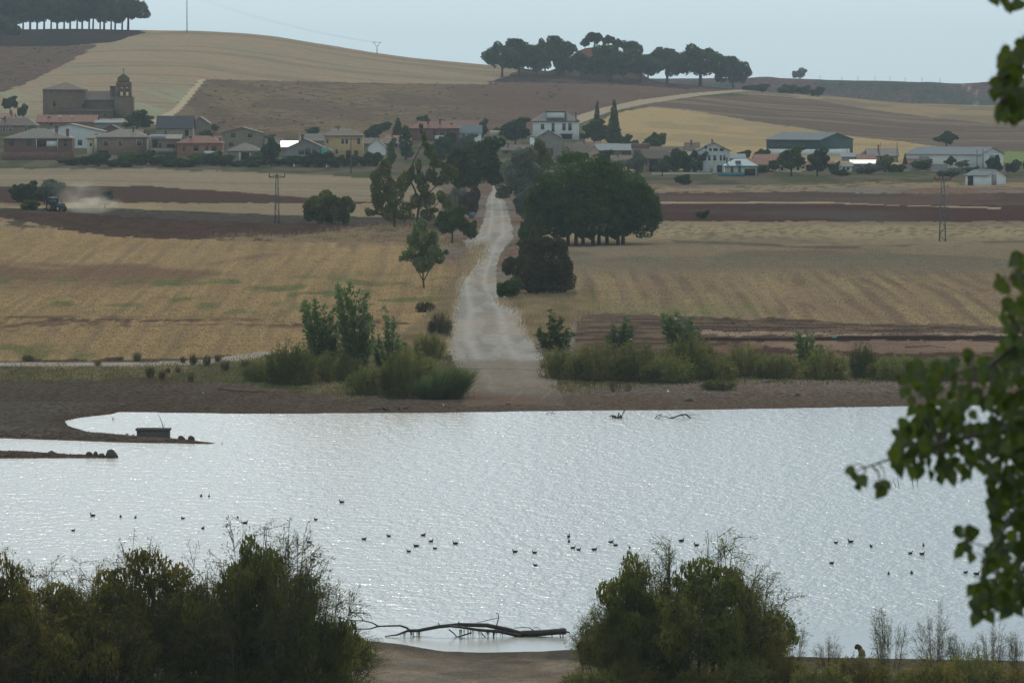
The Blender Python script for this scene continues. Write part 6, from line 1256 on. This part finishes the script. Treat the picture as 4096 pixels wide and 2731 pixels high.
# ------------------------------------------------------------------ poplar boughs hanging in from the right
TY_ = 22.0; ps_ = TY_ / F
tz = ngz(4.6, 22.5)
pt = thing('poplar_tree', 'poplar whose leafy branches hang in front of the view at the right edge', 'tree', (4.6, 22.5, tz))
def W(u, v, dy=0.0): q = at(u, v, TY_ + dy); return Vector((q.x - 4.6, q.y - 22.5, q.z - tz))
m = MB(); m.tube([(0, 0, -.5), (.05, 0, 3), (-.05, .1, 6), (.1, 0, 9.5)], [.2, .16, .12, .05], 9); m.build('trunk', BARKG, pt)
BOUGH = []
for pts, r in [([(1480, 300), (1250, 250), (1100, 300), (1040, 330), (1015, 345), (990, 365), (955, 372), (915, 380)], .02), ([(1500, 420), (1250, 400), (1080, 420), (1000, 430), (950, 440), (900, 455), (862, 468)], .02), ([(1500, 60), (1250, 20), (1100, 10), (1000, 3)], .02), ([(1500, 160), (1250, 90), (1100, 70), (1030, 60), (1005, 75), (1000, 105)], .02), ([(1500, 260), (1250, 240), (1090, 280), (1030, 282), (1003, 276)], .014), ([(1100, 420), (1040, 470), (1010, 520), (985, 560), (978, 600)], .012), ([(1100, 480), (1040, 530), (1000, 550), (965, 540)], .01)]:
    BOUGH.append(pts); m = MB(); n = len(pts); m.tube([W(a, b, .25 * math.sin(i * 1.3)) for i, (a, b) in enumerate(pts)], [r * (1 - .85 * i / (n - 1)) for i in range(n)], 6); m.build('branch', BARKG, pt)
LF = leafy('poplar_leaf', (0.028, 0.050, 0.010), (0.075, 0.10, 0.014), 0.5, 9, (0.12, 0.125, 0.014), 0.03)
def leaf_mesh(seed):
    r = random.Random(seed); out = [(0, -.5), (.22, -.46), (.44, -.28), (.47, -.08), (.36, .14), (.2, .34), (0, .62), (-.2, .34), (-.36, .14), (-.47, -.08), (-.44, -.28), (-.22, -.46)]
    fold = r.uniform(.1, .28); curl = r.uniform(-.15, .2)
    V = [(x, abs(x) * fold - curl * y * y, -y) for x, y in out] + [(0, 0, 0)]; t = [(12, i, (i + 1) % 12) for i in range(12)]
    V += [(.02, .0, .5), (.0, .03, .5), (.05, .06, .95)]; t.append((13, 14, 15))
    me = mesh_np('leaf', V, None, t); me.materials.append(LF); return me
LMS = [leaf_mesh(k) for k in range(5)]
REG = [([(990, -6), (1030, -6), (1030, 10), (1016, 16), (1008, 8), (992, 3)], 7), ([(996, 70), (1004, 50), (1014, 44), (1030, 40), (1030, 118), (1010, 122), (998, 118), (994, 95)], 36), ([(996, 272), (1008, 270), (1008, 290), (996, 290)], 2), ([(1012, 256), (1030, 252), (1030, 300), (1014, 296)], 6), ([(1000, 306), (1030, 290), (1030, 350), (1006, 344)], 16), ([(898, 372), (915, 362), (945, 366), (965, 352), (990, 350), (1010, 338), (1030, 332), (1030, 420), (990, 440), (940, 430), (910, 420), (900, 400)], 84), ([(890, 424), (930, 420), (1000, 430), (1000, 470), (960, 480), (920, 478), (892, 466)], 56), ([(985, 420), (1030, 410), (1030, 560), (1000, 560), (990, 500)], 66), ([(850, 466), (866, 464), (862, 488), (852, 484)], 3), ([(876, 480), (886, 482), (884, 496), (876, 496)], 2), ([(956, 530), (975, 528), (972, 560), (958, 556)], 6), ([(985, 545), (1030, 545), (1030, 610), (1005, 615), (985, 600)], 30), ([(970, 582), (990, 578), (992, 618), (974, 620)], 8)]
lr = random.Random(12); placed = []
extra_leaves = []
for poly, n in REG:
    n = int(n * 1.5)
    us_ = [a for a, b in poly]; vs_ = [b for a, b in poly]; got = 0; tries = 0
    while got < n and tries < 4000:
        tries += 1; u, v = lr.uniform(min(us_), max(us_)), lr.uniform(min(vs_), max(vs_))
        if not in_poly(np.array([u]), np.array([v]), poly)[0]: continue
        if any((u - a) ** 2 + (v - b) ** 2 < 20 for a, b in placed): continue
        placed.append((u, v)); got += 1
        o = obj('leaf', lr.choice(LMS), pt); o.location = W(u, v, lr.uniform(-.45, .45)); sz = lr.uniform(10.5, 17) * ps_; o.scale = (sz, sz, sz)
        if len(placed) % 5 in (1, 3) and n > 20: extra_leaves.append(o)
        o.rotation_euler = (lr.uniform(-.5, .5), lr.uniform(-.7, .7), lr.uniform(-1.0, 1.0) + (math.pi if lr.random() < .4 else 0))
# twigs from the boughs to the leaves
BP = []
for pts in BOUGH:
    for (a, b), (c, d) in zip(pts[:-1], pts[1:]):
        for q in range(12): BP.append((a + (c - a) * q / 12, b + (d - b) * q / 12))
BP = np.array(BP); tw_ = MB()
for u, v in placed:
    d = np.hypot(BP[:, 0] - u, BP[:, 1] - v); c = BP[int(np.argmin(d))]
    if d.min() < 75: tw_.tube([W(c[0], c[1]), W((c[0] + u) / 2 + 3, (c[1] + v) / 2 - 5), W(u, v - 6)], [.0035, .0022, .0012], 4, False)
tw_.build('twigs', BARKG, pt)['kind'] = 'stuff'
# beyond 300 the smaller leaves are one piece
if extra_leaves:
    V_, T_ = [], []
    for o in extra_leaves:
        me = o.data; M = o.matrix_basis; b0 = len(V_)
        V_ += [tuple(M @ v.co) for v in me.vertices]; T_ += [tuple(b0 + i for i in p_.vertices) for p_ in me.polygons]
        bpy.data.objects.remove(o)
    mj = mesh_np('small_leaves', V_, None, T_); mj.materials.append(LF); lo = obj('small_leaves', mj, pt); lo['kind'] = 'stuff'
# the rest of its crown, outside the picture
rest = np.random.default_rng(3); n = 1500
P = np.stack([rest.uniform(-1.0, 2.2, n), rest.uniform(-1.6, 2.2, n), rest.uniform(3.2, 10.5, n)], 1); P = P[(P[:, 0] - .3) ** 2 / 3.2 + P[:, 1] ** 2 / 4 < 1]
ro = obj('foliage', qmesh('foliage', leaf_quads(P, np.tile([0, -1, .3], (len(P), 1)), .09, rest), LF), pt); ro['kind'] = 'stuff'

# ------------------------------------------------------------------ grass, stubble and stones that nobody could count
def scatter(name, label, cat, regions, n, hmin, hmax, w, mat, seed, near=False, lean=0.1, nb=1):
    rng = np.random.default_rng(seed); Q = []
    for poly, share in regions:
        us_ = np.array([a for a, b in poly]); vs_ = np.array([b for a, b in poly]); k = int(n * share)
        u = rng.uniform(us_.min(), us_.max(), k * 3); v = rng.uniform(vs_.min(), vs_.max(), k * 3); ok = in_poly(u, v, poly); u, v = u[ok][:k], v[ok][:k]; u = u + rng.normal(0, 4.5, len(u)) * (not near); v = np.minimum(v + rng.normal(0, 2.0, len(v)) * (not near), 459)
        # straight from the field plan: row -> distance by the flat survey line, then dropped on the ground
        yv = np.interp(-v, -np.array(sorted([r[0] for r in ROWY], reverse=True)), [r[1] for r in sorted(ROWY, reverse=True)]) if not near else (H - .5) * F / (v - 70)
        x = (u - 512) / F * yv; z = near_ground(x, yv) if near else ground(x, yv)
        P = np.stack([x, yv, z - .02], 1); m = len(P)
        hh = rng.uniform(hmin, hmax, m)[:, None]; ang = rng.uniform(-.9, .9, m); sd = np.stack([np.cos(ang), np.sin(ang), 0 * ang], 1) * (w * rng.uniform(.5, 1.2, m))[:, None] * .5
        tip = P + np.stack([rng.normal(lean, .2, m), rng.normal(0, .2, m), np.ones(m)], 1) * hh
        Q.append(np.stack([P - sd, P + sd, tip + sd * .25, tip - sd * .25], 1))
    o = obj(name, qmesh(name, np.concatenate(Q), LM[mat] if mat in LM else mat)); tag(o, label, cat, kind='stuff'); return o
ROWY = []
for vv_ in np.arange(196, 408, 2.0): ROWY.append((float(vv_), hit(560 if vv_ > 300 else 640, float(vv_)).y))
for vv_ in np.arange(410, 462, 2.0): ROWY.append((float(vv_), (H - .3) * F / (vv_ - 70)))
BANKL = [(428, 318), (447, 290), (462, 262), (475, 245), (484, 245), (480, 258), (468, 272), (456, 284), (453, 300), (445, 330), (447, 350), (425, 352), (400, 340)]
BANKR = [(496, 300), (520, 296), (590, 296), (600, 308), (575, 318), (560, 340), (548, 350), (530, 335), (522, 312)]
scatter('dry_grass', 'dry yellow grass along both banks of the dirt road', 'grass', [(BANKL, .5), (BANKR, .35), ([(200, 238), (300, 236), (375, 226), (420, 227), (465, 243), (425, 250), (330, 243)], .15)], 34000, .15, .7, .08, 'drygrass', 1)
scatter('green_grass', 'olive grass and weeds under the shore shrubs', 'grass', [([(540, 354), (1100, 358), (1100, 378), (700, 383), (600, 390), (558, 392)], .6), ([(-40, 366), (130, 367), (300, 353), (420, 345), (452, 352), (470, 398), (350, 398), (250, 386), (90, 382), (-40, 384)], .4)], 40000, .08, .32, .08, 'rush', 2)
STB = leafy('stubble_straw', (0.17, 0.115, 0.06), (0.32, 0.22, 0.11), .6, .12)
scatter('stubble', 'short straw stubble standing on the left and right fields', 'stubble', [([(-40, 230), (110, 238), (395, 245), (455, 262), (440, 300), (425, 322), (330, 345), (200, 357), (-40, 360)], .55), ([(560, 300), (580, 265), (640, 248), (1100, 250), (1100, 326), (850, 322), (700, 316), (580, 311)], .45)], 90000, .05, .14, .12, STB, 3)
CLOD = leafy('soil_clods', (0.05, 0.033, 0.026), (0.10, 0.068, 0.05), .0, .8)
scatter('soil_clods', 'dark clods on the ploughed strips', 'soil', [([(-40, 211), (100, 216), (230, 223), (380, 227), (395, 240), (110, 234), (-40, 222)], .35), ([(690, 317), (850, 323), (1100, 328), (1100, 340), (690, 338)], .4), ([(545, 204), (1100, 208), (1100, 223), (545, 221)], .10)], 2500, .04, .14, .22, CLOD, 4, lean=0)
GRV = leafy('pebbles', (0.10, 0.085, 0.07), (0.22, 0.19, 0.16), .35, 2)
scatter('pebbles', 'loose stones strewn over both lake shores', 'gravel', [([(545, 384), (1100, 378), (1100, 404), (560, 408)], .4), ([(-40, 384), (250, 388), (460, 400), (460, 410), (110, 408), (-40, 408)], .4), ([(-40, 408), (110, 410), (66, 424), (150, 436), (212, 441), (130, 440), (-40, 436)], .14), ([(-40, 450), (60, 453), (112, 456), (-40, 456)], .06)], 15000, .03, .10, .13, GRV, 5, lean=0)
scatter('weeds', 'small green weeds on the near mud bank', 'weeds', [([(366, 664), (408, 662), (412, 684), (360, 684)], .6), ([(340, 650), (440, 660), (450, 684), (340, 684)], .2), ([(560, 660), (600, 656), (600, 684), (560, 684)], .2)], 900, .05, .2, .05, 'green', 6, near=True)
scatter('pebbles', 'dark debris along the waterline of the near bank', 'gravel', [([(345, 639), (400, 644), (440, 651), (480, 653), (600, 649), (600, 653), (480, 657), (430, 654), (345, 643)], .5), ([(340, 645), (600, 655), (600, 684), (340, 684)], .5)], 2600, .02, .08, .10, ROCK, 7, near=True, lean=0)
# scrub dots on the dry hillside
rng = np.random.default_rng(77); L_ = []
for k in range(260):
    if k < 150: u, v = rng.uniform(170, 560), rng.uniform(83, 130)
    else: u, v = rng.uniform(-20, 92), rng.uniform(48, 90)
    if value_noise(np.array([u / 22]), np.array([v / 7]), 3)[0] < .45: continue
    if k < 150 and u < 205 and v < 84 + (205 - u) * 1.1: continue
    if k >= 150 and v > 92 - u * .5: continue
    q = hit(u, v, 1750); r = rng.uniform(.3, .75); L_.append((q.x, q.y, q.z + r * .3, r * 1.2, r, r * .6))
tag(obj('hill_scrub', qmesh('hill_scrub', np.concatenate([crown_quads([l], .4, 1.2, rng) for l in L_]), leafy('hill_shrub_leaves', (0.08, 0.09, 0.055), (0.12, 0.12, 0.075), 0.55, 0.4))), 'small grey green shrubs dotted over the dry hillside', 'scrub', kind='stuff')

# ------------------------------------------------------------------ air
m, nt, out = new_mat('haze_air'); L = nt.links.new
pv = N(nt, 'ShaderNodeVolumePrincipled'); pv.inputs['Color'].default_value = (0.72, 0.86, 1.0, 1); pv.inputs['Density'].default_value = HAZE; pv.inputs['Anisotropy'].default_value = 0.25
L(pv.outputs[0], out.inputs['Volume'])
mb = MB(); mb.box(-9800, 9800, -120, 6200, -60, 78)
hz = mb.build('haze', m); tag(hz, 'pale blue haze in the air over the whole valley', 'haze', kind='stuff')
